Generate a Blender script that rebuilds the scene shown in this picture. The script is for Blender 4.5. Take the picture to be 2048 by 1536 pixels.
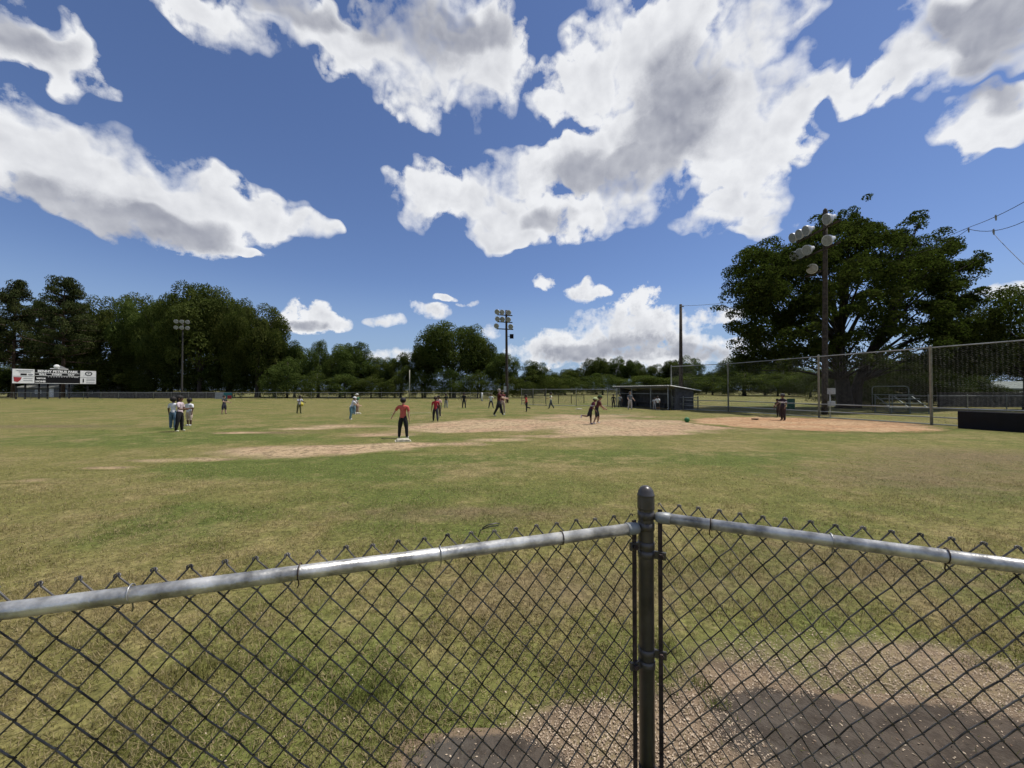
import bpy, bmesh, math, random
import numpy as np
from mathutils import Vector, Matrix, Euler, noise as mnoise
R = math.radians
scn = bpy.context.scene
C = scn.collection
for _o in list(bpy.data.objects): bpy.data.objects.remove(_o)

# ------------------------------------------------------------------ camera
CAM_H = 1.65
cam_d = bpy.data.cameras.new('camera'); cam = bpy.data.objects.new('camera', cam_d); C.objects.link(cam)
cam_d.sensor_width = 36.0; cam_d.lens = 13.535
cam_d.clip_start = 0.05; cam_d.clip_end = 4000
cam.location = (0, 0, CAM_H); cam.rotation_euler = (R(90.89), 0, 0)
scn.camera = cam

# ------------------------------------------------------------------ node helper
class NB:
    def __init__(s, tree): s.t = tree; s.n = tree.nodes; s.l = tree.links
    def node(s, typ, **kw):
        nd = s.n.new(typ)
        for k, v in kw.items(): setattr(nd, k, v)
        return nd
    def put(s, sock, v):
        if isinstance(v, bpy.types.NodeSocket): s.l.new(v, sock)
        elif v is not None:
            if sock.type == 'RGBA' and not isinstance(v, (int, float)) and len(v) == 3: v = (*v, 1)
            sock.default_value = v
    def m(s, op, a, b=None, c=None, clamp=False):
        nd = s.node('ShaderNodeMath', operation=op, use_clamp=clamp)
        s.put(nd.inputs[0], a); s.put(nd.inputs[1], b); s.put(nd.inputs[2], c)
        return nd.outputs[0]
    def v(s, op, a, b=None, c=None):
        nd = s.node('ShaderNodeVectorMath', operation=op)
        s.put(nd.inputs[0], a)
        if op == 'SCALE': s.put(nd.inputs[3], b)
        else: s.put(nd.inputs[1], b)
        if c is not None: s.put(nd.inputs[2], c)
        return nd.outputs[1] if op in ('DOT_PRODUCT', 'LENGTH', 'DISTANCE') else nd.outputs[0]
    def noise(s, vec, scale, detail=3, rough=.55, lac=2.0, dist=0.0, color=False, typ='FBM'):
        nd = s.node('ShaderNodeTexNoise', noise_type=typ)
        s.put(nd.inputs['Vector'], vec); s.put(nd.inputs['Scale'], scale); s.put(nd.inputs['Detail'], detail)
        s.put(nd.inputs['Roughness'], rough); s.put(nd.inputs['Lacunarity'], lac); s.put(nd.inputs['Distortion'], dist)
        return nd.outputs['Color' if color else 'Fac']
    def vor(s, vec, scale, detail=0, feature='F1', smooth=None, out='Distance', rnd=1.0):
        nd = s.node('ShaderNodeTexVoronoi', feature=feature)
        s.put(nd.inputs['Vector'], vec); s.put(nd.inputs['Scale'], scale)
        if 'Detail' in nd.inputs: s.put(nd.inputs['Detail'], detail)
        if smooth is not None: s.put(nd.inputs['Smoothness'], smooth)
        s.put(nd.inputs['Randomness'], rnd)
        return nd.outputs[out]
    def ramp(s, x, a, b, lo=0.0, hi=1.0, smooth=True):
        nd = s.node('ShaderNodeMapRange', interpolation_type='SMOOTHSTEP' if smooth else 'LINEAR', clamp=True)
        s.put(nd.inputs[0], x); s.put(nd.inputs[1], a); s.put(nd.inputs[2], b); s.put(nd.inputs[3], lo); s.put(nd.inputs[4], hi)
        return nd.outputs[0]
    def mix(s, f, a, b, blend='MIX'):
        nd = s.node('ShaderNodeMix', data_type='RGBA', blend_type=blend)
        s.put(nd.inputs[0], f); s.put(nd.inputs[6], a); s.put(nd.inputs[7], b)
        return nd.outputs[2]
    def xyz(s, x, y, z):
        nd = s.node('ShaderNodeCombineXYZ'); s.put(nd.inputs[0], x); s.put(nd.inputs[1], y); s.put(nd.inputs[2], z)
        return nd.outputs[0]
    def sep(s, vec):
        nd = s.node('ShaderNodeSeparateXYZ'); s.put(nd.inputs[0], vec); return nd.outputs
    def blobs(s, vec, lst):
        """sum of soft ellipses (x, y, rx, ry, rot_deg)"""
        acc = None
        for (x, y, rx, ry, rot) in lst:
            mp = s.node('ShaderNodeMapping', vector_type='TEXTURE')
            s.put(mp.inputs[0], vec); mp.inputs[1].default_value = (x, y, 0)
            mp.inputs[2].default_value = (0, 0, R(rot)); mp.inputs[3].default_value = (rx, ry, 1)
            g = s.node('ShaderNodeTexGradient', gradient_type='SPHERICAL'); s.put(g.inputs[0], mp.outputs[0])
            acc = g.outputs['Fac'] if acc is None else s.m('ADD', acc, g.outputs['Fac'])
        return acc

# ------------------------------------------------------------------ sun, sky and clouds
SUN_EL, SUN_AZ = 66.0, 72.0            # azimuth clockwise from the view direction (+Y)
sun_dir = Vector((math.cos(R(SUN_EL)) * math.sin(R(SUN_AZ)), math.cos(R(SUN_EL)) * math.cos(R(SUN_AZ)), math.sin(R(SUN_EL))))
sd = bpy.data.lights.new('sun', 'SUN'); sun = bpy.data.objects.new('sun', sd); C.objects.link(sun)
sd.energy = 5.0; sd.angle = R(0.53); sd.color = (1.0, 0.955, 0.89)
sun.rotation_euler = sun_dir.to_track_quat('Z', 'Y').to_euler(); sun.location = (30, 20, 60)

world = bpy.data.worlds.new('World'); scn.world = world; world.use_nodes = True
def build_sky():
    nt = world.node_tree; nt.nodes.clear(); b = NB(nt)
    sky = b.node('ShaderNodeTexSky', sky_type='NISHITA')
    sky.sun_disc = False; sky.sun_elevation = R(SUN_EL); sky.sun_rotation = R(SUN_AZ)
    sky.air_density = 1.0; sky.dust_density = 0.15; sky.ozone_density = 3.0; sky.altitude = 50
    d = b.node('ShaderNodeTexCoord').outputs['Generated']
    x, y, z = b.sep(d)
    az = b.m('DEGREES', b.m('ARCTAN2', x, y)); el = b.m('DEGREES', b.m('ARCSINE', z))
    A = b.xyz(az, el, 0.0)
    sc = b.m('DIVIDE', 114.6, b.m('MAXIMUM', b.m('ADD', y, 1.0), .02))          # conformal chart of the sky for the noise
    S = b.xyz(b.m('MULTIPLY', x, sc), b.m('MULTIPLY', z, sc), 0.0)
    def noise2(vec, scale, detail, rough):
        nd = b.node('ShaderNodeTexNoise', noise_dimensions='2D'); b.put(nd.inputs['Vector'], vec)
        nd.inputs['Scale'].default_value = scale; nd.inputs['Detail'].default_value = detail; nd.inputs['Roughness'].default_value = rough
        return nd.outputs['Fac']
    def vor2(vec, scale):
        nd = b.node('ShaderNodeTexVoronoi', voronoi_dimensions='2D', feature='F1'); b.put(nd.inputs['Vector'], vec)
        nd.inputs['Scale'].default_value = scale
        return nd.outputs['Distance']
    # soft warp so that the cloud masses lose their elliptic outline
    wx = noise2(S, .15, 2, .55); wy = noise2(b.v('ADD', S, (71.3, 17.1, 0)), .15, 2, .55)
    wm = b.ramp(el, 8.0, 22.0, 1.6, 7.0, smooth=False)
    w = b.xyz(b.m('MULTIPLY', b.m('SUBTRACT', wx, .5), wm), b.m('MULTIPLY', b.m('SUBTRACT', wy, .5), wm), 0.0)
    A2 = b.v('ADD', A, w)
    def masses(vec, lst, shrink):
        """sum of soft ellipses 1 - r^2, each one dot product with (x^2 + (k y)^2, x, y); k is the width to height ratio"""
        vx, vy, _ = b.sep(vec)
        basis = {}
        acc = None
        for (cx, cy, rx, ry, *rest) in lst:
            k = min((1.4, 2.2, 3.6), key=lambda q: abs(math.log(q * ry / rx)))
            ra = math.sqrt(rx * ry * k) * shrink
            if k not in basis:
                basis[k] = b.xyz(b.m('MULTIPLY_ADD', vx, vx, b.m('MULTIPLY', b.m('MULTIPLY', vy, vy), k * k)), vx, vy)
            q = 1 / (ra * ra)
            dt = b.v('DOT_PRODUCT', basis[k], (q, -2 * cx * q, -2 * cy * k * k * q))
            g = b.m('SUBTRACT', 1 - (cx * cx + k * k * cy * cy) * q, dt, clamp=True)
            acc = g if acc is None else b.m('ADD', acc, g)
        return acc
    T = b.m('MULTIPLY', masses(A2, CLOUDS, .94), .78)
    # the same kind of cloud goes on outside the view
    outm = b.m('MAXIMUM', b.ramp(b.m('ABSOLUTE', az), 56, 68), b.ramp(el, 46, 56))
    gen = b.ramp(noise2(A, .055, 2, .5), .50, .62, 0, 1.2)
    T = b.m('ADD', T, b.m('MULTIPLY', gen, outm))
    # billows
    P = S
    lowm = b.ramp(el, 12.0, 19.0, 1.0, 0.0)
    pf = b.m('MULTIPLY_ADD', b.m('MULTIPLY', b.m('SUBTRACT', noise2(P, .7, 5, .62), .5), lowm), .9, noise2(P, .24, 8, .62)); pv = vor2(b.v('ADD', S, b.v('SCALE', w, 1.2)), .45)
    n1 = b.m('MULTIPLY_ADD', pv, -.30, b.m('ADD', pf, .12))
    Tc = b.m('MINIMUM', T, 1.1)
    F = b.m('MULTIPLY_ADD', b.m('SUBTRACT', n1, .5), b.ramp(T, .0, .30, .0, 1.6), Tc)
    soft = b.ramp(noise2(S, .08, 1, .5), .35, .65, .40, .95)
    dens = b.m('POWER', b.ramp(F, .08, soft, smooth=False), .8)
    # the sunward side of each billow is white, thick bases are grey
    l1 = b.m('MULTIPLY_ADD', pv, -.25, noise2(P, .24, 3, .5))
    l2 = b.m('MULTIPLY_ADD', vor2(b.v('ADD', b.v('ADD', S, b.v('SCALE', w, 1.2)), (.35, .7, 0)), .45), -.25, noise2(b.v('ADD', P, (0.4, 0.9, 0)), .24, 3, .5))
    lit = b.m('MULTIPLY', b.m('SUBTRACT', l1, l2), .6)
    core = b.m('MULTIPLY', masses(b.v('ADD', A, b.v('SCALE', w, .8)), CORES, .95), .8)
    core = b.m('ADD', core, b.m('MULTIPLY', b.m('MULTIPLY', gen, outm), .5))
    core = b.ramp(b.m('MULTIPLY_ADD', b.m('SUBTRACT', pf, .5), .7, core), .0, .75)
    thick = b.ramp(F, .35, 1.3)
    val = b.m('SUBTRACT', b.m('SUBTRACT', b.m('ADD', .98, lit), b.m('MULTIPLY', thick, .20)), b.m('MULTIPLY', core, .58))
    val = b.m('MINIMUM', b.m('MAXIMUM', val, .08), 1.0)
    cg = b.mix(val, (2.5, 2.65, 3.3), (8.9, 9.0, 9.2))
    blue = b.mix(1.0, sky.outputs[0], (.86, .88, 1.06), 'MULTIPLY')
    blue = b.mix(b.ramp(el, 0.0, 16.0, .85, .0), blue, (3.0, 4.3, 6.2))
    col = b.mix(b.m('MULTIPLY', dens, .96), blue, cg)
    bg = b.node('ShaderNodeBackground'); b.put(bg.inputs[0], col); bg.inputs[1].default_value = 0.10
    out = b.node('ShaderNodeOutputWorld'); nt.links.new(bg.outputs[0], out.inputs[0])
# cloud masses: azimuth, elevation, half width, half height (degrees), tilt
CLOUDS = [(-52.2,21.1,7.2,4.8,0),(-47.5,20.8,7.3,5.1,-15),(-42.3,20.7,7.0,5.4,-15),(-37.4,20.0,5.7,4.5,-15),(-32.1,20.9,4.8,3.6,0),(-27.2,20.7,2.7,2.5,0),(-42.2,16.7,8.3,2.3,0),(-52.4,30.8,5.7,2.7,0),(-49.0,29.3,2.9,3.4,-40),(-51.8,28.6,4.1,2.2,-20),(-38.1,38.0,7.4,3.2,0),(-28.6,41.3,10.5,3.2,0),(-21.8,39.3,8.4,4.2,-30),(-11.5,41.7,14.9,6.3,0),(-3.7,40.5,9.7,5.8,0),(-14.3,35.2,5.6,2.0,0),(16.6,41.1,11.0,5.4,0),(24.5,37.0,13.0,8.9,0),(19.2,31.2,12.6,6.8,0),(9.4,37.4,8.0,3.3,0),(31.5,32.1,9.9,5.6,0),(37.6,30.9,3.1,2.9,0),(32.0,26.6,8.1,5.1,0),(29.1,21.8,6.9,3.4,0),(12.3,24.7,11.3,4.6,0),(-0.3,24.6,8.9,5.6,0),(-12.8,26.8,6.4,4.4,0),(-5.5,26.3,6.7,4.5,0),(5.7,30.4,11.0,3.4,0),(-1.4,21.1,4.5,2.3,0),(33.7,38.3,5.8,2.7,0),(33.0,19.6,4.2,1.2,15),(43.7,30.3,5.5,2.2,0),(49.1,30.0,5.6,4.5,15),(52.4,30.1,4.2,5.5,0),(51.8,24.1,2.9,2.7,0),(48.5,33.6,4.0,2.4,0),(-27.8,9.7,4.2,3.3,0),(-24.9,9.1,2.5,1.9,0),(-29.5,8.1,4.0,1.3,0),(-18.3,9.7,3.7,1.0,0),(-11.9,11.7,3.6,1.7,20),(-9.8,13.9,2.2,0.7,0),(-6.4,13.2,1.8,0.6,0),(4.2,15.4,2.8,1.1,0),(11.1,14.3,3.4,1.9,0),(18.5,13.1,3.4,1.6,0),(-3.3,8.6,2.1,1.5,0),(15.4,9.6,9.0,3.2,0),(21.1,8.6,8.4,3.3,0),(9.3,6.6,10.1,2.9,0),(26.1,5.3,8.4,2.7,0),(29.3,9.5,4.3,1.1,0),(3.8,5.2,5.9,2.6,0),(-17.6,5.1,5.4,1.1,0),(16.4,3.9,16.1,1.4,0),(-34.1,16.8,2.3,0.8,-20),(52.4,9.4,2.1,1.0,0)]
# thick grey cores and flat bases of the same masses
CORES = [(-51.6,15.9,7.1,3.5),(-46.1,17.1,7.3,3.3),(-40.5,17.4,5.6,2.6),(-15.0,42.9,13.2,3.6),(-29.8,41.6,9.1,1.5),(-4.8,43.4,7.5,2.4),(23.2,35.5,7.6,6.5),(21.9,30.3,7.7,4.2),(11.5,28.9,9.3,2.8),(4.9,23.9,4.5,2.5),(-52.6,29.9,5.3,2.4),(52.4,30.1,4.0,4.9),(49.1,31.8,3.2,2.5),(51.6,25.7,2.0,1.9),(17.7,6.2,12.0,1.8),(8.6,5.3,8.0,1.5),(26.1,5.0,6.0,1.2),(-28.3,8.2,4.0,1.0)]
build_sky()
world.cycles.sampling_method = 'NONE'

scn.render.engine = 'CYCLES'
scn.cycles.use_denoising = True; scn.cycles.use_adaptive_sampling = True
scn.cycles.adaptive_threshold = 0.02; scn.cycles.adaptive_min_samples = 12
scn.cycles.max_bounces = 6; scn.cycles.diffuse_bounces = 3; scn.cycles.glossy_bounces = 2
scn.cycles.transmission_bounces = 3; scn.cycles.transparent_max_bounces = 16
scn.view_settings.view_transform = 'Standard'; scn.view_settings.look = 'None'
scn.view_settings.exposure = 0.0; scn.view_settings.gamma = 1.0
scn.view_settings.use_curve_mapping = False

# ------------------------------------------------------------------ helpers
PITCH = R(.89); FPX = 770.0
def ray(px, py):
    u = (px - 1024) / FPX; v = (768 - py) / FPX
    return Vector((u, math.cos(PITCH) - v * math.sin(PITCH), math.sin(PITCH) + v * math.cos(PITCH)))
def gnd(px, py):
    d = ray(px, py); t = -CAM_H / d.z
    return Vector((d.x * t, d.y * t, 0.0))
def at(px, py, Y):
    d = ray(px, py); t = Y / d.y
    return Vector((d.x * t, Y, CAM_H + d.z * t))

def link(o, parent=None):
    C.objects.link(o)
    if parent is not None: o.parent = parent
    return o
def tag(o, label=None, cat=None, group=None, kind=None):
    if label: o['label'] = label
    if cat: o['category'] = cat
    if group: o['group'] = group
    if kind: o['kind'] = kind
    return o
def thing(name, label, cat, loc=(0, 0, 0), rz=0.0, group=None):
    o = bpy.data.objects.new(name, None); C.objects.link(o)
    o.empty_display_size = .2
    o.location = loc; o.rotation_euler = (0, 0, rz)
    return tag(o, label, cat, group)

class MB:
    def __init__(s): s.V = []; s.F = []; s.M = []; s.mi = 0
    def add(s, vs, fs):
        n = len(s.V); s.V.extend([tuple(v) for v in vs]); s.F.extend([tuple(i + n for i in f) for f in fs]); s.M.extend([s.mi] * len(fs))
        return s
    def box(s, c, d, rz=0.0):
        x, y, z = d[0] / 2, d[1] / 2, d[2] / 2; ca, sa = math.cos(rz), math.sin(rz)
        vs = []
        for dz in (-z, z):
            for dx, dy in ((-x, -y), (x, -y), (x, y), (-x, y)):
                vs.append((c[0] + dx * ca - dy * sa, c[1] + dx * sa + dy * ca, c[2] + dz))
        return s.add(vs, [(3, 2, 1, 0), (4, 5, 6, 7), (0, 1, 5, 4), (1, 2, 6, 5), (2, 3, 7, 6), (3, 0, 4, 7)])
    def bar(s, a, b, w, h, up=(0, 0, 1)):
        a = Vector(a); b = Vector(b); d = (b - a).normalized(); u = Vector(up)
        r = d.cross(u)
        if r.length < 1e-5: r = d.cross(Vector((1, 0, 0)))
        r.normalize(); u = r.cross(d)
        vs = [p + r * (sx * w / 2) + u * (sz * h / 2) for p in (a, b) for sx, sz in ((-1, -1), (1, -1), (1, 1), (-1, 1))]
        return s.add(vs, [(0, 1, 2, 3), (7, 6, 5, 4), (0, 4, 5, 1), (1, 5, 6, 2), (2, 6, 7, 3), (3, 7, 4, 0)])
    def tube(s, pts, rad, n=8, cap=True):
        pts = [Vector(p) for p in pts]
        if isinstance(rad, (int, float)): rad = [rad] * len(pts)
        t0 = (pts[1] - pts[0]).normalized()
        up = Vector((0, 0, 1)) if abs(t0.z) < .9 else Vector((1, 0, 0))
        nx = t0.cross(up).normalized(); vs = []
        for i, p in enumerate(pts):
            t = (pts[min(i + 1, len(pts) - 1)] - pts[max(i - 1, 0)]).normalized()
            nx = (nx - t * nx.dot(t)).normalized(); ny = t.cross(nx)
            for k in range(n):
                a = 2 * math.pi * k / n
                vs.append(p + (nx * math.cos(a) + ny * math.sin(a)) * rad[i])
        fs = []
        for i in range(len(pts) - 1):
            for k in range(n):
                k2 = (k + 1) % n
                fs.append((i * n + k, i * n + k2, (i + 1) * n + k2, (i + 1) * n + k))
        if cap: fs.append(tuple(reversed(range(n)))); fs.append(tuple((len(pts) - 1) * n + k for k in range(n)))
        return s.add(vs, fs)
    def lathe(s, prof, n=16, c=(0, 0, 0)):
        vs = []; fs = []
        for (r, z) in prof:
            for k in range(n):
                a = 2 * math.pi * k / n; vs.append((c[0] + r * math.cos(a), c[1] + r * math.sin(a), c[2] + z))
        for i in range(len(prof) - 1):
            for k in range(n):
                k2 = (k + 1) % n; fs.append((i * n + k, i * n + k2, (i + 1) * n + k2, (i + 1) * n + k))
        fs.append(tuple(reversed(range(n)))); fs.append(tuple((len(prof) - 1) * n + k for k in range(n)))
        return s.add(vs, fs)
    def ball(s, c, r, n=10, m=6):
        if isinstance(r, (int, float)): r = (r, r, r)
        vs = [(c[0], c[1], c[2] - r[2])]; fs = []
        for i in range(1, m):
            th = math.pi * i / m - math.pi / 2
            for k in range(n):
                a = 2 * math.pi * k / n
                vs.append((c[0] + r[0] * math.cos(th) * math.cos(a), c[1] + r[1] * math.cos(th) * math.sin(a), c[2] + r[2] * math.sin(th)))
        vs.append((c[0], c[1], c[2] + r[2])); top = len(vs) - 1
        for k in range(n): fs.append((0, 1 + (k + 1) % n, 1 + k))
        for i in range(m - 2):
            for k in range(n):
                a = 1 + i * n; fs.append((a + k, a + (k + 1) % n, a + n + (k + 1) % n, a + n + k))
        a = 1 + (m - 2) * n
        for k in range(n): fs.append((a + k, a + (k + 1) % n, top))
        return s.add(vs, fs)
    def mesh(s, name, mats, smooth=False):
        me = bpy.data.meshes.new(name); me.from_pydata(s.V, [], s.F); me.update()
        for m in (mats if isinstance(mats, (list, tuple)) else [mats]): me.materials.append(m)
        if any(s.M): me.polygons.foreach_set('material_index', s.M)
        if smooth: me.polygons.foreach_set('use_smooth', [True] * len(s.F))
        return me
    def build(s, name, mats, parent=None, smooth=False):
        return link(bpy.data.objects.new(name, s.mesh(name, mats, smooth)), parent)
def inst(name, me, parent=None, loc=(0, 0, 0), rot=(0, 0, 0), scale=(1, 1, 1)):
    o = bpy.data.objects.new(name, me); o.location = loc; o.rotation_euler = rot; o.scale = scale
    return link(o, parent)

# ------------------------------------------------------------------ materials
def pmat(name, col, rough=.75, var=.18, scale=6.0, metal=0.0, bump=0.0, bscale=30.0, spec=.35, col2=None):
    m = bpy.data.materials.new(name); m.use_nodes = True; b = NB(m.node_tree)
    p = m.node_tree.nodes['Principled BSDF']
    pos = b.node('ShaderNodeTexCoord').outputs['Object']
    n = b.noise(pos, scale, 4, .6)
    c2 = col2 or tuple(c * (1 - 2 * var) for c in col); c1 = col if col2 else tuple(min(1, c * (1 + var)) for c in col)
    b.put(p.inputs['Base Color'], b.mix(b.ramp(n, .3, .7), c2, c1))
    b.put(p.inputs['Roughness'], b.ramp(n, .2, .8, max(.03, rough - .08), min(1, rough + .08)))
    p.inputs['Metallic'].default_value = metal; p.inputs['Specular IOR Level'].default_value = spec
    if bump:
        bp = b.node('ShaderNodeBump'); bp.inputs['Strength'].default_value = bump; bp.inputs['Distance'].default_value = .02
        b.put(bp.inputs['Height'], b.noise(pos, bscale, 4, .65)); b.put(p.inputs['Normal'], bp.outputs[0])
    return m

def turf_colour(b, pos):
    p = b.v('MULTIPLY', pos, (1, 1, 0))
    n1 = b.noise(p, .085, 3, .6); n2 = b.noise(b.v('ADD', p, (40, 7, 0)), .42, 3, .65)
    n3 = b.noise(p, 2.3, 4, .7); n4 = b.noise(p, 17.0, 3, .75)
    green, olive, straw, brown = (.084, .102, .024), (.132, .124, .039), (.196, .156, .072), (.132, .100, .055)
    t = b.m('SUBTRACT', b.m('MULTIPLY_ADD', n1, .55, b.m('MULTIPLY', n2, .45)), -.008)
    gp = b.ramp(b.m('MULTIPLY_ADD', n3, .5, b.blobs(p, [(-3.0, 8.3, 6.5, 1.9, 4), (-4.4, 4.8, 1.5, 1.2, 0), (3.5, 9.6, 6, 1.6, 0), (-12, 13.0, 9, 2.6, 0)])), .35, .75)
    t = b.m('SUBTRACT', b.m('ADD', t, .035), b.m('MULTIPLY', gp, .12))
    col = b.mix(b.ramp(t, .40, .57), green, olive)
    s = b.m('MULTIPLY_ADD', n3, .45, b.m('MULTIPLY', n2, .55))
    col = b.mix(b.m('MULTIPLY', b.ramp(s, .46, .66), .8), col, straw)
    bp = b.blobs(p, [(7.6, 7.2, 4.2, 2.4, 0), (11.5, 9.5, 5, 2.6, 0), (-21, 17.5, 8, 1.6, 0), (-9.3, 14.9, 3.2, .8, 0), (3.3, 3.6, 2.2, 1.5, 0), (-.6, 5.2, 3.5, .7, 0), (.4, 3.2, 2.2, .9, 0)])
    bm_ = b.ramp(b.m('MULTIPLY_ADD', n3, .55, b.m('MULTIPLY_ADD', bp, .40, b.m('MULTIPLY', n1, .35))), .52, .86)
    col = b.mix(b.m('MULTIPLY', bm_, .8), col, brown)
    g = b.m('MULTIPLY', b.ramp(n4, .34, .66, .58, 1.42, smooth=False), b.m('MULTIPLY', b.ramp(n3, .3, .7, .86, 1.16, smooth=False), b.ramp(b.noise(p, 6.0, 2, .6), .3, .7, .88, 1.14, smooth=False)))
    gv = b.xyz(g, g, g)
    return b.mix(1.0, col, gv, 'MULTIPLY'), n3, n4

def ground_mat(name, dirt=None, edge=(.22, .55), under=None):
    """turf; with dirt = (pale, mid, dark) the 'cover' attribute brings bare earth through it"""
    m = bpy.data.materials.new(name); m.use_nodes = True; b = NB(m.node_tree)
    p = m.node_tree.nodes['Principled BSDF']; p.inputs['Roughness'].default_value = .95; p.inputs['Specular IOR Level'].default_value = .12
    pos = b.node('ShaderNodeNewGeometry').outputs['Position']
    col, n3, n4 = turf_colour(b, pos)
    if dirt:
        at_ = b.node('ShaderNodeAttribute', attribute_name='cover').outputs['Fac']
        q = b.v('MULTIPLY', pos, (1, 1, 0))
        r1 = b.noise(q, 1.3, 4, .65); r2 = b.noise(q, 6.0, 5, .75); r3 = b.noise(q, .45, 2, .5)
        mk = b.m('ADD', at_, b.m('MULTIPLY_ADD', b.m('SUBTRACT', r1, .5), 1.2, b.m('MULTIPLY', b.m('SUBTRACT', r2, .5), 1.3)))
        mk = b.ramp(mk, *edge)
        dc = b.mix(b.ramp(r3, .4, .62), dirt[0], dirt[1])
        dc = b.mix(b.m('MULTIPLY', b.ramp(b.m('MULTIPLY_ADD', r2, .6, b.m('MULTIPLY', b.noise(q, 2.6, 5, .75), .4)), .46, .57), .85), dc, dirt[2])
        dc = b.mix(b.m('MULTIPLY', b.ramp(n4, .5, .8), .35), dc, tuple(min(1, c * 1.35) for c in dirt[0]))
        col = b.mix(mk, under or col, dc)
    b.put(p.inputs['Base Color'], col)
    bp = b.node('ShaderNodeBump'); bp.inputs['Strength'].default_value = .55; bp.inputs['Distance'].default_value = .03
    b.put(bp.inputs['Height'], b.m('ADD', n4, n3)); b.put(p.inputs['Normal'], bp.outputs[0])
    return m

# ------------------------------------------------------------------ ground
def make_ground():
    xs = [-1600, -300, -120, -60, -30, -15, 0, 15, 30, 60, 120, 300, 1600]
    ys = [-300, -40, 0, 8, 16, 30, 60, 100, 160, 300, 900, 2500]
    V = [(x, y, 0) for y in ys for x in xs]; nx = len(xs)
    F = [(j * nx + i, j * nx + i + 1, (j + 1) * nx + i + 1, (j + 1) * nx + i) for j in range(len(ys) - 1) for i in range(nx - 1)]
    mb = MB(); mb.add(V, F)
    return tag(mb.build('ground', ground_mat('turf')), 'mown patchy green and dry grass of the ball field', kind='structure')
make_ground()

def fbm(x, y, s, o=4, seed=0.0):
    return mnoise.fractal(Vector((x * s + seed, y * s - seed, seed)), 1.0, 2.0, o)
def pxe(cx, cy, rx, ry):
    c = gnd(cx, cy); return (c.x, c.y, rx * c.y / FPX, (gnd(cx, cy - ry).y - gnd(cx, cy + ry).y) / 2)
def field(x, y, lst):
    t = 0.0
    for (cx, cy, rx, ry) in lst:
        q = 1 - ((x - cx) / rx) ** 2 - ((y - cy) / ry) ** 2
        if q > 0: t += q
    return min(t, 1.2)
def sheet(name, lst, res, z, mat, label, rag=.5, lo=.02):
    x0 = min(c[0] - c[2] for c in lst) - 1; x1 = max(c[0] + c[2] for c in lst) + 1
    y0 = min(c[1] - c[3] for c in lst) - 1; y1 = max(c[1] + c[3] for c in lst) + 1
    nx = int((x1 - x0) / res) + 1; ny = int((y1 - y0) / res) + 1
    val = [[0.0] * (nx + 1) for _ in range(ny + 1)]
    for j in range(ny + 1):
        for i in range(nx + 1):
            x = x0 + i * res; y = y0 + j * res; f = field(x, y, lst)
            val[j][i] = f + rag * (.45 * fbm(x, y, .55, 4, 3.3) - .12) if f > 0 else -1
    idx = {}; V = []; A = []; F = []
    def vi(i, j):
        if (i, j) not in idx:
            idx[(i, j)] = len(V); V.append((x0 + i * res, y0 + j * res, z)); A.append(max(val[j][i], 0.0))
        return idx[(i, j)]
    for j in range(ny):
        for i in range(nx):
            if max(val[j][i], val[j][i + 1], val[j + 1][i], val[j + 1][i + 1]) > lo:
                F.append((vi(i, j), vi(i + 1, j), vi(i + 1, j + 1), vi(i, j + 1)))
    mb = MB(); mb.add(V, F); o = mb.build(name, mat)
    at_ = o.data.attributes.new('cover', 'FLOAT', 'POINT'); at_.data.foreach_set('value', A)
    return tag(o, label, kind='structure')
INFIELD = [pxe(*e) for e in [(1120, 848, 330, 19), (1280, 852, 190, 17), (970, 850, 170, 13), (860, 859, 130, 9), (765, 870, 110, 5), (1190, 832, 170, 6), (1380, 848, 100, 11),
           (560, 903, 210, 18), (740, 895, 150, 12), (880, 888, 130, 7), (1000, 880, 110, 5), (1110, 873, 120, 5), (1240, 867, 150, 6), (350, 921, 130, 7), (210, 936, 110, 4), (50, 961, 120, 5), (690, 853, 130, 5), (470, 866, 80, 3), (600, 858, 90, 3)]]
HOME = [pxe(1602, 846, 225, 15)]
sheet('infield_dirt', INFIELD, .16, .004, ground_mat('infield_earth', ((.40, .30, .180), (.375, .255, .158), (.135, .10, .058)), (.20, .95)), 'worn tan dirt of the infield and base path', rag=.9)
sheet('home_plate_dirt', HOME, .12, .009, ground_mat('home_earth', ((.42, .285, .160), (.37, .215, .115), (.18, .11, .06)), (.05, .25)), 'round orange dirt area around home plate', rag=.25)
# bare earth at the foot of the near fence corner
CHIPS = [pxe(*e) for e in [(1330, 1500, 330, 150), (1700, 1330, 330, 90), (1950, 1380, 260, 110), (1500, 1420, 200, 110), (1150, 1480, 180, 90)]]
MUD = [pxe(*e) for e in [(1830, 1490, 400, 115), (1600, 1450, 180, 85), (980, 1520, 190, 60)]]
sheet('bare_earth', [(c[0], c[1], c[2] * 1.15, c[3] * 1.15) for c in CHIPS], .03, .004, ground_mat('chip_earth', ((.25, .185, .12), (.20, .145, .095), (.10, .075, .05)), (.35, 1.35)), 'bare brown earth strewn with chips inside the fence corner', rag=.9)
sheet('damp_soil', MUD, .03, .008, ground_mat('damp_earth', ((.078, .068, .056), (.074, .058, .044), (.045, .036, .028)), (.12, .4), (.17, .125, .082)), 'dark damp soil patch below the right fence panel', rag=.5)

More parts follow.
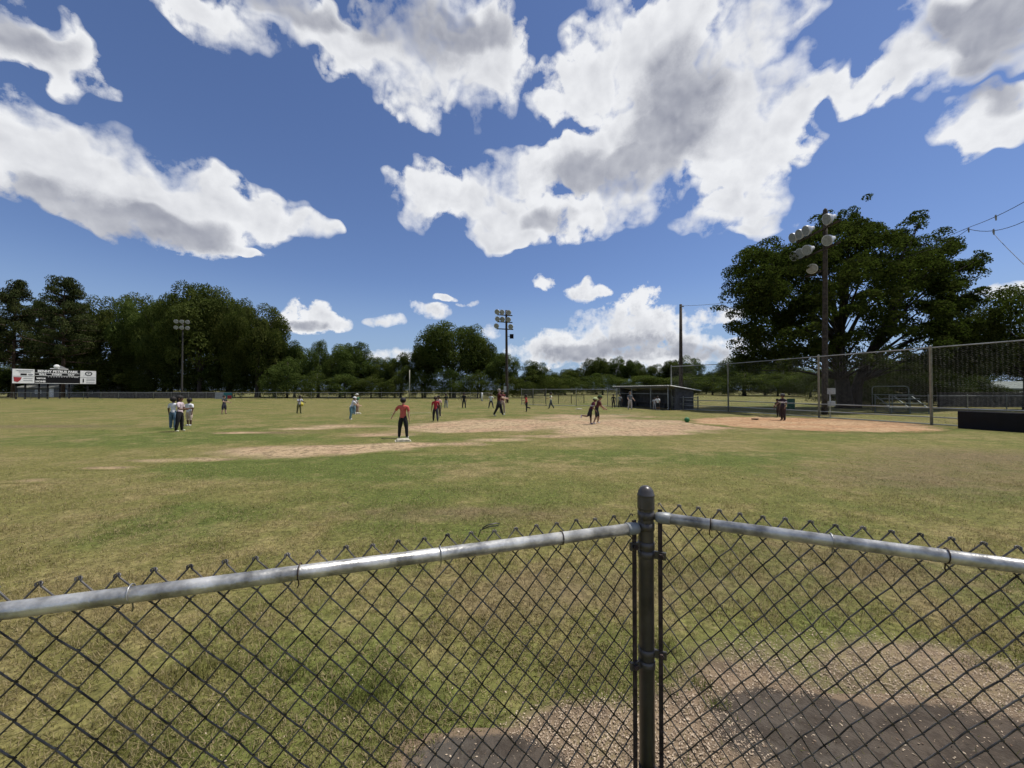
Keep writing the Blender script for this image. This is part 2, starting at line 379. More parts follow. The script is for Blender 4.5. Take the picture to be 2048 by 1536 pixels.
# ------------------------------------------------------------------ materials for things
M = {}
M['galv'] = pmat('galvanised_rail', (.58, .57, .53), .33, .33, 11, metal=.6, bump=.12, bscale=60, spec=.5)
M['galv_dull'] = pmat('galvanised_dull', (.27, .285, .285), .5, .15, 5, metal=.25)
M['post_dark'] = pmat('weathered_post', (.105, .098, .094), .36, .18, 8, metal=.5)
M['wire'] = pmat('weathered_wire', (.13, .122, .112), .42, .4, 14, metal=.6)
M['wire_far'] = pmat('fence_wire', (.11, .11, .11), .55, .2, 3, metal=.4)
M['rust'] = pmat('rusty_bar', (.060, .042, .036), .7, .3, 30, metal=.3)
M['tie'] = pmat('aluminium_tie', (.42, .42, .41), .4, .2, 20, metal=.8)
M['white'] = pmat('white_paint', (.78, .78, .76), .6, .06, 4)
M['black'] = pmat('black_paint', (.009, .009, .010), .75, .2, 4, spec=.15)
M['navy'] = pmat('dark_vinyl', (.005, .005, .008), .55, .25, 3, bump=.2, bscale=8, spec=.2)
M['wood_pole'] = pmat('creosote_pole', (.060, .047, .036), .9, .3, 6, bump=.3, bscale=20)
M['wood_pole_pale'] = pmat('pale_pole', (.34, .33, .25), .7, .15, 5)
M['pole_grey'] = pmat('grey_pole', (.055, .052, .046), .7, .15, 5)
M['lamp'] = pmat('lamp_reflector', (.62, .63, .64), .35, .1, 6, metal=.2)
M['lens'] = pmat('lamp_glass', (.28, .30, .31), .12, .1, 6, spec=.6)
M['block'] = pmat('grey_block', (.085, .085, .088), .9, .15, 3, bump=.2)
M['roofmetal'] = pmat('pale_roof_sheet', (.55, .55, .50), .5, .15, 2, metal=.2)
M['shingle'] = pmat('grey_shingle', (.20, .20, .175), .9, .15, 2)
M['siding'] = pmat('grey_siding', (.14, .145, .145), .8, .12, 2)
M['picket'] = pmat('weathered_board', (.085, .080, .074), .9, .3, 2.5)
M['bark'] = pmat('bark', (.060, .048, .036), .95, .3, 5, bump=.5, bscale=12)
M['bark_pine'] = pmat('pine_bark', (.075, .050, .036), .95, .3, 5, bump=.5, bscale=12)
M['red'] = pmat('red_paint', (.33, .03, .035), .6, .1, 5)
M['teal'] = pmat('teal_vinyl', (.03, .16, .17), .6, .1, 5)
M['grey'] = pmat('grey_vinyl', (.30, .31, .32), .6, .1, 5)
M['boxgrey'] = pmat('box_grey', (.42, .43, .42), .5, .1, 5)
M['green_plastic'] = pmat('green_plastic', (.02, .12, .07), .5, .15, 4)
M['cable'] = pmat('cable', (.02, .02, .022), .6, .1, 4)

# ------------------------------------------------------------------ chain link
def chainlink(ncell, nrow, W, H, r, sides=5, jit=0.0, seed=1, fine=True, hooks=True):
    """woven zigzag wires; local x along the fence, z down from the top knuckles at 0; up-right strands in front, up-left behind"""
    rng = random.Random(seed); mb = MB(); J = {}
    def node(a, k):
        if (a, k) not in J: J[(a, k)] = (rng.uniform(-jit, jit), rng.uniform(-jit, jit))
        jx, jz = J[(a, k)]; return a * W / 2 + jx, -k * H / 2 + jz
    for i in range(2 * ncell):
        pts = []
        for k in range(nrow + 1):
            a = i + ((k + i) % 2); sgn = 1 if a == i + 1 else -1
            x, z = node(a, k)
            if k == 0 and hooks:
                pts += [(x + sgn * r * 2.2, -r * 1.5, z - H * .045), (x + sgn * r * 2.6, -r * .5, z + H * .02), (x + sgn * r * .8, r * .8, z + H * .045)]
            else: pts.append((x + sgn * r * 1.1, 0, z))
            if k < nrow:
                a2 = i + ((k + 1 + i) % 2); x2, z2 = node(a2, k + 1)
                dy = r * (1.05 if a2 < a else -1.05)
                for f in ((.14, .86) if fine else (.5,)):
                    pts.append((x + (x2 - x) * f, dy, z + (z2 - z) * f))
        mb.tube(pts, r, sides, cap=False)
    return mb

def span_frame(a, b):
    d = Vector((b[0] - a[0], b[1] - a[1], 0)); return d.length, math.atan2(d.y, d.x)

# panel meshes shared by the far fences (3 m wide)
MESH_LOW = chainlink(36, 26, .0833, .0923, .0021, 3, .009, fine=False, hooks=False).mesh('wire_mesh', M['wire_far'])
MESH_MID = chainlink(36, 36, .0833, .0923, .0021, 3, .009, fine=False, hooks=False).mesh('wire_mesh', M['wire_far'])
MESH_TALL = chainlink(36, 79, .0833, .0923, .0015, 3, .011, fine=False, hooks=False).mesh('wire_mesh', M['wire_far'])
def far_fence(label, pts, h, mesh, mesh_h, rails, rp=.03, rr=.021, name='chain_link_fence', step=None, group=None, mat='galv_dull', endpost=True):
    t = thing(name, label, 'fence', (pts[0][0], pts[0][1], 0), 0, group)
    o = Vector((pts[0][0], pts[0][1], 0)); P = []
    for i in range(len(pts) - 1):
        a, b = Vector((*pts[i], 0)), Vector((*pts[i + 1], 0)); L = (b - a).length
        n = max(1, round(L / step)) if step else 1
        P += [a + (b - a) * (k / n) for k in range(n)]
    P.append(Vector((*pts[-1], 0)))
    pm = MB().lathe([(rp, 0), (rp, h + .03), (rp * 1.15, h + .04), (rp * .9, h + .075), (rp * .3, h + .09)], 8).mesh('post', M[mat], True)
    rm = MB().tube([(0, 0, 0), (1, 0, 0)], rr, 8).mesh('rail', M[mat], True)
    for p in P: inst('post', pm, t, p - o)
    for a, b in zip(P[:-1], P[1:]):
        L, an = span_frame(a, b)
        for rz in rails: inst('rail', rm, t, a - o + Vector((0, 0, rz)), (0, 0, an), (L, 1, 1))
        w = inst('wire_mesh', mesh, t, a - o + Vector((0, 0, h + .02)), (0, 0, an), (L / 3.0, 1, h / mesh_h)); w['kind'] = 'stuff'
    return t

# ------------------------------------------------------------------ near fence corner
def near_fence():
    P0 = Vector((.533, 1.54, 0))
    t = thing('chain_link_fence', 'galvanised chain link fence corner with domed post close to the camera', 'fence', P0)
    post = MB().lathe([(.0295, 0), (.0295, 1.185), (.0298, 1.19)], 24).build('corner_post', M['post_dark'], t, True)
    MB().lathe([(.0325, 1.178), (.0330, 1.183), (.0322, 1.225), (.0318, 1.229), (.0335, 1.2315), (.0335, 1.235), (.0312, 1.238), (.0285, 1.250), (.021, 1.262), (.011, 1.268), (.003, 1.2695)], 28).build('post_cap', M['post_dark'], post, True)
    sides = [('left', Vector((-.9517, -.307, 0)), 1.106, .0212, .0810, .096, [268, 603, 881, 1123], 3.0),
             ('right', Vector((.9036, -.4284, 0)), 1.150, .0200, .0690, .0875, [1419, 1658, 1888], 3.0)]
    for s, d, hz, rr, W, H, ties, L in sides:
        nrm = Vector((-d.y, d.x, 0)); nrm = nrm if nrm.y > 0 else -nrm       # field side
        ang = math.atan2(d.y, d.x)
        st = d * .048
        rail = MB().tube([st + d * .02 + Vector((0, 0, hz)), d * (L * .5) + Vector((0, 0, hz - .004)), d * L + Vector((0, 0, hz))], rr, 20).build('top_rail', M['galv'], t, True)
        # rail end cup with its bolt lug
        MB().tube([d * .034 + Vector((0, 0, hz)), d * .040 + Vector((0, 0, hz)), d * .052 + Vector((0, 0, hz)), d * .088 + Vector((0, 0, hz)), d * .090 + Vector((0, 0, hz))], [rr * .55, rr * .95, rr * 1.12, rr * 1.15, rr * 1.02], 18).build('rail_end_cup', M['galv_dull'], rail, True)
        MB().bar(d * .018 + Vector((0, 0, hz)), d * .045 + Vector((0, 0, hz)), .005, .024).build('rail_lug', M['post_dark'], rail)
        # brace band for the rail, tension bands below
        bands = [hz + .004] + ([1.036, .572, .12] if s == 'left' else [1.002, .618, .16])
        for k, z in enumerate(bands):
            bd = MB().lathe([(.0300, z - .0145), (.0322, z - .014), (.0327, z), (.0322, z + .014), (.0300, z + .0145)], 24)
            bo = bd.build('tension_band', M['post_dark'], post, True)
            if k:
                MB().bar(d * .024 + Vector((0, 0, z)), d * .074 + Vector((0, 0, z)), .011, .029).build('band_arm', M['post_dark'], post)
                a = d * .056 + Vector((0, 0, z))
                MB().tube([a - nrm * .012, a + nrm * .014], .006, 8).tube([a - nrm * .017, a - nrm * .009], .0105, 6).build('carriage_bolt', M['rust'], post)
        # tension bar threaded through the end of the mesh
        x0 = .052
        a = d * x0
        MB().bar(a + nrm * .004 + Vector((0, 0, .06)), a + nrm * .004 + Vector((0, 0, hz + .030)), .0065, .016, up=d).build('tension_bar', M['rust'], t)
        ncell = int((L - .1) / W); top = hz + .046
        w = chainlink(ncell, int((top - .04) / (H / 2)), W, H, .0025, 6, .0032, 5 if s == 'left' else 9).build('wire_mesh', M['wire'], t, True)
        w['kind'] = 'stuff'
        off = d * x0 + nrm * (.0235 if s == 'left' else .022)
        if d.x > 0: w.location = off + Vector((0, 0, top)); w.rotation_euler = (0, 0, ang)
        else: w.location = off + d * (ncell * W) + Vector((0, 0, top)); w.rotation_euler = (0, 0, ang + math.pi)
        # wire ties round the rail
        for k, px in enumerate(ties):
            u = (px - 1024) / FPX
            q = (u * P0.y - P0.x) / (d.x - u * d.y)
            c = d * q + Vector((0, 0, hz)); pts = []
            for j in range(17):
                an = 2 * math.pi * j / 15 - 2.0
                pts.append(c + nrm * (math.cos(an) * (rr + .0022)) + Vector((0, 0, 1)) * (math.sin(an) * (rr + .0022)) + d * (.0035 * (j / 16 - .5) * (2 if k % 2 else -2)))
            pts += [pts[-1] + Vector((0, 0, -.018)) + nrm * .004, pts[-1] + Vector((0, 0, -.03)) + nrm * .012 + d * .006]
            MB().tube(pts, .0019, 6).build('tie_wire', M['tie'] if (k + (s == 'left')) % 2 else M['rust'], rail, True)
        far = d * L
        lp = MB().lathe([(.024, 0), (.024, hz - .03), (.03, hz - .02), (.03, hz + .01), (.012, hz + .035)], 14).build('line_post', M['galv_dull'], t, True)
        lp.location = far + d * .01 - nrm * .0
        # a bent loose knuckle on the left panel
        if s == 'left':
            u = (985 - 1024) / FPX; q = (u * P0.y - P0.x) / (d.x - u * d.y); c = d * q + nrm * .026 + Vector((0, 0, top))
            MB().tube([c + d * .045 + Vector((0, 0, -.018)), c + d * .036 + Vector((0, 0, .006)), c + d * .01 + Vector((0, 0, .014)), c - d * .028 + Vector((0, 0, .015)), c - d * .033 + Vector((0, 0, .021)), c - d * .02 + Vector((0, 0, .024)), c + d * .012 + Vector((0, 0, .021)), c + d * .030 + Vector((0, 0, .012))], .0021, 6).build('bent_wire', M['wire'], t, True)
    return t
near_fence()

# ------------------------------------------------------------------ far fences
FY = 67.0
far_fence('long low chain link outfield fence in front of the scoreboard and woods', [(-102, FY), (-10.5, FY), (-3.0, 58.5)], 1.22, MESH_LOW, 1.2, [1.2], step=3.05, rr=.024)
far_fence('chain link fence with several posts between light pole and dugout', [tuple(gnd(1043, 809)[:2]), tuple(gnd(1092, 812)[:2]), tuple(gnd(1215, 813)[:2]), tuple(gnd(1236, 814)[:2])], 1.75, MESH_MID, 1.66, [1.72, .06], step=3.0)
far_fence('row of dark posts of a low fence far behind second base', [tuple(gnd(1066, 807)[:2]), tuple(gnd(1168, 807)[:2])], .95, MESH_LOW, 1.2, [.92], step=1.5, rp=.04, mat='black')
BS = [(13.5, 32.6), (16.45, 29.3), (18.25, 22.9), (19.7, 18.1), (21.2, 13.0), (22.8, 7.6)]
far_fence('tall galvanised chain link backstop behind home plate', BS, 3.66, MESH_TALL, 3.645, [3.64, .81, .38, .05], rp=.055, rr=.026, name='backstop', step=None)
far_fence('low chain link fence beyond the backstop at the right edge', [(29.0, 29.6), (62, 29.6)], 1.22, MESH_LOW, 1.2, [1.2], step=3.0)

# ------------------------------------------------------------------ lettering
def letters(txt, size, mat, parent, loc, name='lettering', depth=.01, bold=0.0, sx=1.0, align='CENTER'):
    cu = bpy.data.curves.new('lettering', 'FONT'); cu.body = txt; cu.size = size; cu.extrude = depth; cu.offset = bold
    cu.align_x = align; cu.align_y = 'CENTER'; cu.resolution_u = 2
    tmp = bpy.data.objects.new('tmp_text', cu); C.objects.link(tmp)
    dg = bpy.context.evaluated_depsgraph_get(); dg.update()
    me = bpy.data.meshes.new_from_object(tmp.evaluated_get(dg)); bpy.data.objects.remove(tmp); bpy.data.curves.remove(cu)
    me.materials.clear(); me.materials.append(mat)
    o = bpy.data.objects.new(name, me); o.location = loc; o.rotation_euler = (math.pi / 2, 0, 0); o.scale = (sx, 1, 1)
    return link(o, parent)

# ------------------------------------------------------------------ scoreboard
def scoreboard():
    A = Vector((-89.1, 68.6, 0)); B = Vector((-83.9, 77.6, 0)); L, an = span_frame(A, B)
    t = thing('scoreboard', 'black baseball scoreboard on posts reading BENNY PETRUS PARK with white sponsor panels', 'scoreboard', A, an)
    z0, z1 = 2.86, 5.45; h = z1 - z0                       # local x along the board, -y faces the field
    s0, s1 = L * .243, L * .79
    MB().box(((s0 + s1) / 2, 0, (z0 + z1) / 2), (s1 - s0 - .02, .22, h)).build('board', M['black'], t)
    y = -.125
    lp = thing_part = MB().box((s0 / 2, 0, (z0 + z1) / 2), (s0 - .02, .2, h)).build('sponsor_panel', M['white'], t)
    rp = MB().box(((s1 + L) / 2, 0, (z0 + z1) / 2), (L - s1 - .02, .2, h)).build('sponsor_panel', M['white'], t)
    # white rules of the board
    bo = t
    for z in (z0 + .03, z0 + h * .56, z0 + h * .75): MB().box(((s0 + s1) / 2, y, z), (s1 - s0 - .1, .02, .07)).build('rule', M['white'], t)
    cx = (s0 + s1) / 2; W = s1 - s0
    letters('BENNY PETRUS PARK', .56, M['white'], t, (cx, y - .01, z0 + h * .875), bold=.03, sx=.93, depth=.03)
    letters('BALL', .40, M['white'], t, (s0 + W * .17, y - .01, z0 + h * .655), bold=.022, depth=.03)
    letters('STRIKE', .40, M['white'], t, (s0 + W * .47, y - .01, z0 + h * .655), bold=.022, depth=.03)
    letters('OUT', .40, M['white'], t, (s0 + W * .79, y - .01, z0 + h * .655), bold=.022, depth=.03)
    for k in range(10): letters(str(k + 1), .24, M['white'], t, (s0 + W * (.29 + .058 * k), y - .01, z0 + h * .485), bold=.006)
    letters('RUNS', .22, M['white'], t, (s0 + W * .905, y - .01, z0 + h * .475), bold=.005)
    letters('VISITOR', .36, M['white'], t, (s0 + W * .135, y - .01, z0 + h * .36), bold=.02, sx=.85, depth=.03)
    letters('HOME', .42, M['white'], t, (s0 + W * .125, y - .01, z0 + h * .14), bold=.022, depth=.03)
    # sponsor panels: a divider, marks and lines of small print
    yy = -.115
    for (p, x0, x1) in ((lp, 0, s0), (rp, s1, L)):
        MB().box(((x0 + x1) / 2, yy, z0 + h * .5), (x1 - x0 - .1, .02, .05)).build('divider', M['grey'], p)
    for k, (w, z) in enumerate(((.75, .90), (.55, .80))): MB().box((s0 * .55, yy, z0 + h * z), (s0 * w, .02, .09)).build('print_line', M['grey'], lp)
    MB().box((s0 * .5, yy, z0 + h * .63), (s0 * .28, .03, .30)).build('dark_mark', M['black'], lp)
    MB().ball((s0 * .81, yy, z0 + h * .63), (s0 * .12, .02, .17), 14, 8).build('oval_mark', M['grey'], lp)
    MB().add([(s0 * .05, yy - .01, z0 + h * .44), (s0 * .42, yy - .01, z0 + h * .42), (s0 * .36, yy - .01, z0 + h * .22), (s0 * .24, yy - .01, z0 + h * .09), (s0 * .08, yy - .01, z0 + h * .14)], [(4, 3, 2, 1, 0)]).build('red_mark', M['red'], lp)
    for z in (.36, .20): MB().box((s0 * .70, yy, z0 + h * z), (s0 * .42, .02, .08)).build('print_line', M['grey'], lp)
    ring = MB()
    for k in range(20):
        a0 = 2 * math.pi * k / 20; a1 = 2 * math.pi * (k + 1) / 20; c = ((s1 + L) / 2 + .05, yy - .01, z0 + h * .78)
        ring.add([(c[0] + math.cos(a) * r * 1.2, c[1], c[2] + math.sin(a) * r) for a, r in ((a0, .30), (a1, .30), (a1, .42), (a0, .42))], [(0, 1, 2, 3)])
    ring.build('ring_mark', M['black'], rp); letters('P', .5, M['black'], rp, ((s1 + L) / 2 + .05, yy - .01, z0 + h * .78), name='mark_letter')
    letters('I', .95, M['black'], rp, (s1 + (L - s1) * .20, yy - .01, z0 + h * .24), name='mark_letter', bold=.03)
    for z in (.38, .26, .10): MB().box((s1 + (L - s1) * .66, yy, z0 + h * z), ((L - s1) * .55, .02, .08)).build('print_line', M['grey'], rp)
    # baseball and bat ornament on top
    ob = MB().ball((L * .50, 0, z1 + .62), (.42, .18, .42), 18, 12).build('baseball_ornament', M['white'], t, True)
    MB().add([(L * .53, .02, z1 + .95), (L * .53, .02, z1 + .35), (L * .62, .02, z1 + .22), (L * .62, -.06, z1 + .34), (L * .53, -.08, z1 + .95), (L * .53, -.08, z1 + .35)], [(0, 1, 2), (4, 3, 5), (0, 2, 3, 4), (1, 5, 3, 2), (0, 4, 5, 1)]).build('speed_trail', M['grey'], ob)
    MB().tube([(L * .42, 0, z1 + .20), (L * .50, 0, z1 + .20), (L * .64, 0, z1 + .18)], [.05, .09, .08], 8).build('bat_bar', M['white'], ob)
    for x in (.045, .145, .30, .40, .545, .66, .895): MB().bar((L * x, .16, 0), (L * x, .16, z0 + .6), .22, .22, up=(0, 1, 0)).build('post', M['black'], t)
    return t
scoreboard()

# ------------------------------------------------------------------ buildings beyond the fence
def low_house(label, a, b, depth, wall_h, ridge_h, matw, matr, door=None):
    a = Vector((*a, 0)); b = Vector((*b, 0)); L, an = span_frame(a, b)
    t = thing('house', label, 'house', a, an)
    MB().box((L / 2, depth / 2, wall_h / 2), (L, depth, wall_h)).build('wall', matw, t)
    o = .5; zz = wall_h - .05
    rf = MB().add([(-o, -o, zz), (L + o, -o, zz), (L + o, depth + o, zz), (-o, depth + o, zz), (1.5, depth / 2, ridge_h), (L - 3.5, depth / 2, ridge_h),
              (-o, -o, zz - .16), (L + o, -o, zz - .16), (L + o, depth + o, zz - .16), (-o, depth + o, zz - .16)],
             [(0, 1, 5, 4), (2, 3, 4, 5), (1, 2, 5), (3, 0, 4), (0, 6, 7, 1), (1, 7, 8, 2), (2, 8, 9, 3), (3, 9, 6, 0), (9, 8, 7, 6)]).build('roof', matr, t)
    for k, x in enumerate((.2, .45, .7)):
        w = MB().box((L * x, -.03, wall_h * .55), (1.3, .1, .9)).build('window', M['white'], t)
        MB().box((L * x, -.09, wall_h * .55), (1.1, .04, .7)).build('pane', M['lens'], w)
    dd = MB().box((L * .33, -.03, 1.0), (.95, .1, 2.0)).build('door', M['white'], t)
    return t
low_house('low grey roofed house behind the scoreboard posts', (-113.0, 88.0), (-90.5, 89.0), 9.0, 2.25, 3.9, M['siding'], M['shingle'])
low_house('small shed with pale green grey roof beyond the right picket fence', (58.0, 46.0), (72.0, 44.0), 6.0, 1.9, 2.75, M['siding'], pmat('shed_roof', (.17, .19, .17), .85, .15, 2, spec=.15))

def picket_fence(label, a, b, h, base=0.0):
    a = Vector((*a, 0)); b = Vector((*b, 0)); L, an = span_frame(a, b)
    t = thing('picket_fence', label, 'fence', a, an); rng = random.Random(4); mb = MB(); x = 0
    while x < L:
        w = rng.uniform(.125, .14); hh = h + rng.uniform(-.035, .035)
        mb.add([(x, 0, .04), (x + w, 0, .04), (x + w, 0, hh - .04), (x + w / 2, 0, hh), (x, 0, hh - .04), (x, .02, .04), (x + w, .02, .04), (x + w, .02, hh - .04), (x + w / 2, .02, hh), (x, .02, hh - .04)],
               [(0, 1, 2, 3, 4), (9, 8, 7, 6, 5), (0, 5, 6, 1), (1, 6, 7, 2), (2, 7, 8, 3), (3, 8, 9, 4), (4, 9, 5, 0)]); x += w + .012
    pk = mb.build('pickets', M['picket'], t); pk['kind'] = 'stuff'
    for z in (.3, h - .3): MB().box((L / 2, .045, z), (L, .05, .09)).build('rail', M['picket'], t)
    for k in range(int(L / 2.4) + 1): MB().box((k * 2.4, .11, h / 2), (.09, .09, h)).build('post', M['picket'], t)
    return t
picket_fence('weathered grey board fence beyond the black padding at right', (40.5, 36.5), (58, 35.0), 1.45)
picket_fence('dark board fence behind the outfield fence right of the scoreboard', (-82.0, 76.5), (-54.0, 74.0), 1.28)

# banner tied to the outfield fence
def banner():
    a = at(430, 790, FY - .06); b = at(464, 790, FY - .06)
    t = thing('fence_banner', 'grey and teal vinyl banner hung on the outfield fence', 'banner', (a.x, FY - .06, 0))
    L = b.x - a.x
    MB().box((L * .25, 0, .66), (L * .5, .02, 1.1)).build('grey_panel', M['grey'], t)
    MB().box((L * .75, 0, .66), (L * .5 - .01, .02, 1.1)).build('teal_panel', M['teal'], t)
    MB().box((L * .86, -.02, .42), (L * .24, .02, .55)).build('red_panel', M['red'], t)
banner()

# ------------------------------------------------------------------ poles
def floodlight(parent, p, aim, r=.30):
    """round reflector on a yoke, opening towards aim"""
    d = Vector(aim).normalized(); p = Vector(p)
    q = Vector((0, 0, 1)).rotation_difference(d)
    prof = [(.05, -.26), (.11, -.24), (.13, -.10), (.20, -.02), (.27, .10), (.30, .22), (.305, .24), (.285, .24)]
    mb = MB(); mb.lathe([(a * r / .30, b * r / .30) for a, b in prof], 16)
    mb.V = [tuple(q @ Vector(v) + p) for v in mb.V]
    o = mb.build('floodlight', M['lamp'], parent, True)
    g = MB(); g.lathe([(.27 * r / .3, .225 * r / .3), (.27 * r / .3, .246 * r / .3)], 16); g.V = [tuple(q @ Vector(v) + p) for v in g.V]
    g.build('lens', M['lens'], o)
    MB().tube([p - d * .1, p - d * .1 + Vector((0, 0, -.38))], .025, 6).build('bracket', M['galv_dull'], o)
def light_pole(label, base, h, lean, r0, r1, arms, mat):
    t = thing('light_pole', label, 'light pole', base)
    n = 8; pts = [(lean[0] * k / n, lean[1] * k / n, h * k / n) for k in range(n + 1)]
    MB().tube(pts, [r0 + (r1 - r0) * k / n for k in range(n + 1)], 12).build('pole', mat, t, True)
    for (z, adir, l0, l1, lamps, aim, rr) in arms:
        f = z / h; c = Vector((lean[0] * f, lean[1] * f, z)); d = Vector((*adir, 0)).normalized(); sidev = Vector((-aim[0], -aim[1], 0)).normalized() * -.22
        MB().bar(c + d * l0 + sidev, c + d * l1 + sidev, .10, .12).build('crossarm', M['wood_pole'], t)
        for x in lamps: floodlight(t, c + d * x + sidev * 1.6 + Vector((0, 0, .40)), aim, rr)
    return t
lp = light_pole('tall dark light pole with floodlights in front of the big tree', (21.1, 26.0, 0), 13.45, (.20, 0), .19, .12,
    [(12.55, (0, 1), -1.5, 2.3, [-.9, .9, 1.55, 2.2], (-.92, .05, -.32), .36), (11.15, (0, 1), -1.4, 2.2, [-.8, .95, 1.6, 2.15], (-.92, -.15, -.35), .36), (9.75, (0, 1), .2, 1.6, [.9], (-.7, -.55, -.4), .34)], M['wood_pole'])
MB().lathe([(.13, 13.4), (.15, 13.5), (.12, 13.9), (.05, 14.0)], 10, (.2, 0, 0)).build('pole_cap', M['wood_pole'], lp, True)
p2 = light_pole('distant light pole with floodlights beyond second base', tuple(gnd(1014, 805.5)), 12.0, (-.1, 0), .20, .13,
    [(11.3, (1, .3), -1.1, .9, [-1.0, -.35, .55], (-.3, -.8, -.35), .34), (10.4, (1, .3), -1.1, .9, [-.95, -.3, .5], (-.3, -.8, -.35), .34), (9.5, (1, .3), -1.2, 1.0, [-1.1, .8], (-.3, -.8, -.35), .34)], M['wood_pole'])
MB().box((.6, 0, 8.6), (.5, .35, .55)).bar((.1, 0, 8.6), (.5, 0, 8.6), .06, .06).build('transformer', M['black'], p2)
MB().box((-.25, -.25, 1.75), (.34, .2, .75)).build('meter_box', M['boxgrey'], p2)
light_pole('thin light pole standing in front of the left woods', (-64.3, 75.0, 0), 15.0, (0, 0), .17, .11,
    [(14.6, (1, .4), -1.0, 1.0, [-.9, 0, .9], (.4, -.8, -.35), .36), (13.4, (1, .4), -1.0, 1.0, [-.9, 0, .9], (.4, -.8, -.35), .36)], M['pole_grey'])
up = thing('utility_pole', 'bare dark utility pole behind the dugout roof', 'utility pole', (17.1, 39.0, 0))
MB().tube([(0, 0, 0), (.02, 0, 5), (.05, 0, 10.35)], [.20, .17, .13], 12).build('pole', M['wood_pole'], up, True)
MB().bar((-.1, -.16, 10.1), (.3, -.16, 10.1), .05, .08).build('bracket', M['galv_dull'], up)
fp = thing('foul_pole', 'pale yellowish foul pole rising above the outfield fence', 'pole', (at(819, 785, FY + .2).x, FY + .2, 0))
MB().tube([(0, 0, 0), (0, 0, 5.15)], .075, 10).build('pole', M['wood_pole_pale'], fp, True)
MB().lathe([(.10, 0), (.10, .06), (.08, .12)], 10).build('base_collar', M['wood_pole_pale'], fp)
wp = thing('marker_post', 'short white post by the outfield fence corner', 'post', tuple(gnd(964, 802)))
MB().lathe([(.13, 0), (.13, 1.15), (.11, 1.22), (.03, 1.26)], 10).build('post', M['white'], wp, True)
MB().lathe([(.16, 0), (.16, .08), (.14, .1)], 10).build('footing', M['block'], wp)

def cable(label, pts, r=.016, fit=()):
    t = thing('overhead_cable', label, 'cable', pts[0])
    o = Vector(pts[0]); MB().tube([Vector(p) - o for p in pts], r, 5).build('cable', M['cable'], t)
    for k in fit:
        q = Vector(pts[k]) - o; MB().tube([q + Vector((0, 0, .10)), q, q + Vector((.02, 0, -.22))], [.03, .05, .03], 6).build('cable_clamp', M['galv_dull'], t)
    return t
def sag(a, b, s, n=14):
    a = Vector(a); b = Vector(b); return [a + (b - a) * (k / n) + Vector((0, 0, -s * 4 * (k / n) * (1 - k / n))) for k in range(n + 1)]
cable('thin cable from the utility pole top towards the big tree', sag((17.15, 39.0, 10.2), (31.5, 36.0, 12.6), .7), .018)
sp = thing('service_pole', 'wooden pole carrying the overhead cables beyond the right photo edge', 'utility pole', (29.0, 9.0, 0))
MB().tube([(0, 0, 0), (0, 0, 6), (.03, 0, 13.2)], [.19, .16, .12], 12).build('pole', M['wood_pole'], sp, True)
MB().bar((-.8, 0, 12.6), (.8, 0, 12.6), .09, .11).build('crossarm', M['wood_pole'], sp)
cable('upper overhead cable at the right edge of the sky', sag((31.5, 33.5, 13.0), at(1945, 452, 24.0), .2, 5) + sag(at(1945, 452, 24.0), at(2050, 403, 19.0), .08, 6)[1:] + sag(at(2050, 403, 19.0), (29.0, 9.0, 12.7), .3, 8)[1:], .017, (8,))
cable('sagging overhead cable with clamp right of the big tree', sag((30.5, 33.5, 12.2), at(1885, 490, 26.0), .1, 4) + sag(at(1885, 490, 26.0), at(1937, 458, 24.0), .05, 5)[1:] + sag(at(1937, 458, 24.0), at(2050, 442, 19.0), .30, 8)[1:] + sag(at(2050, 442, 19.0), (29.0, 9.0, 11.6), .3, 8)[1:], .017, (9, 13))
cable('faint lower overhead cable slanting down at the right edge', sag(at(1985, 465, 21.9), at(2060, 540, 17.0), .05, 6) + sag(at(2060, 540, 17.0), (29.0, 9.0, 4.6), .1, 6)[1:], .012)

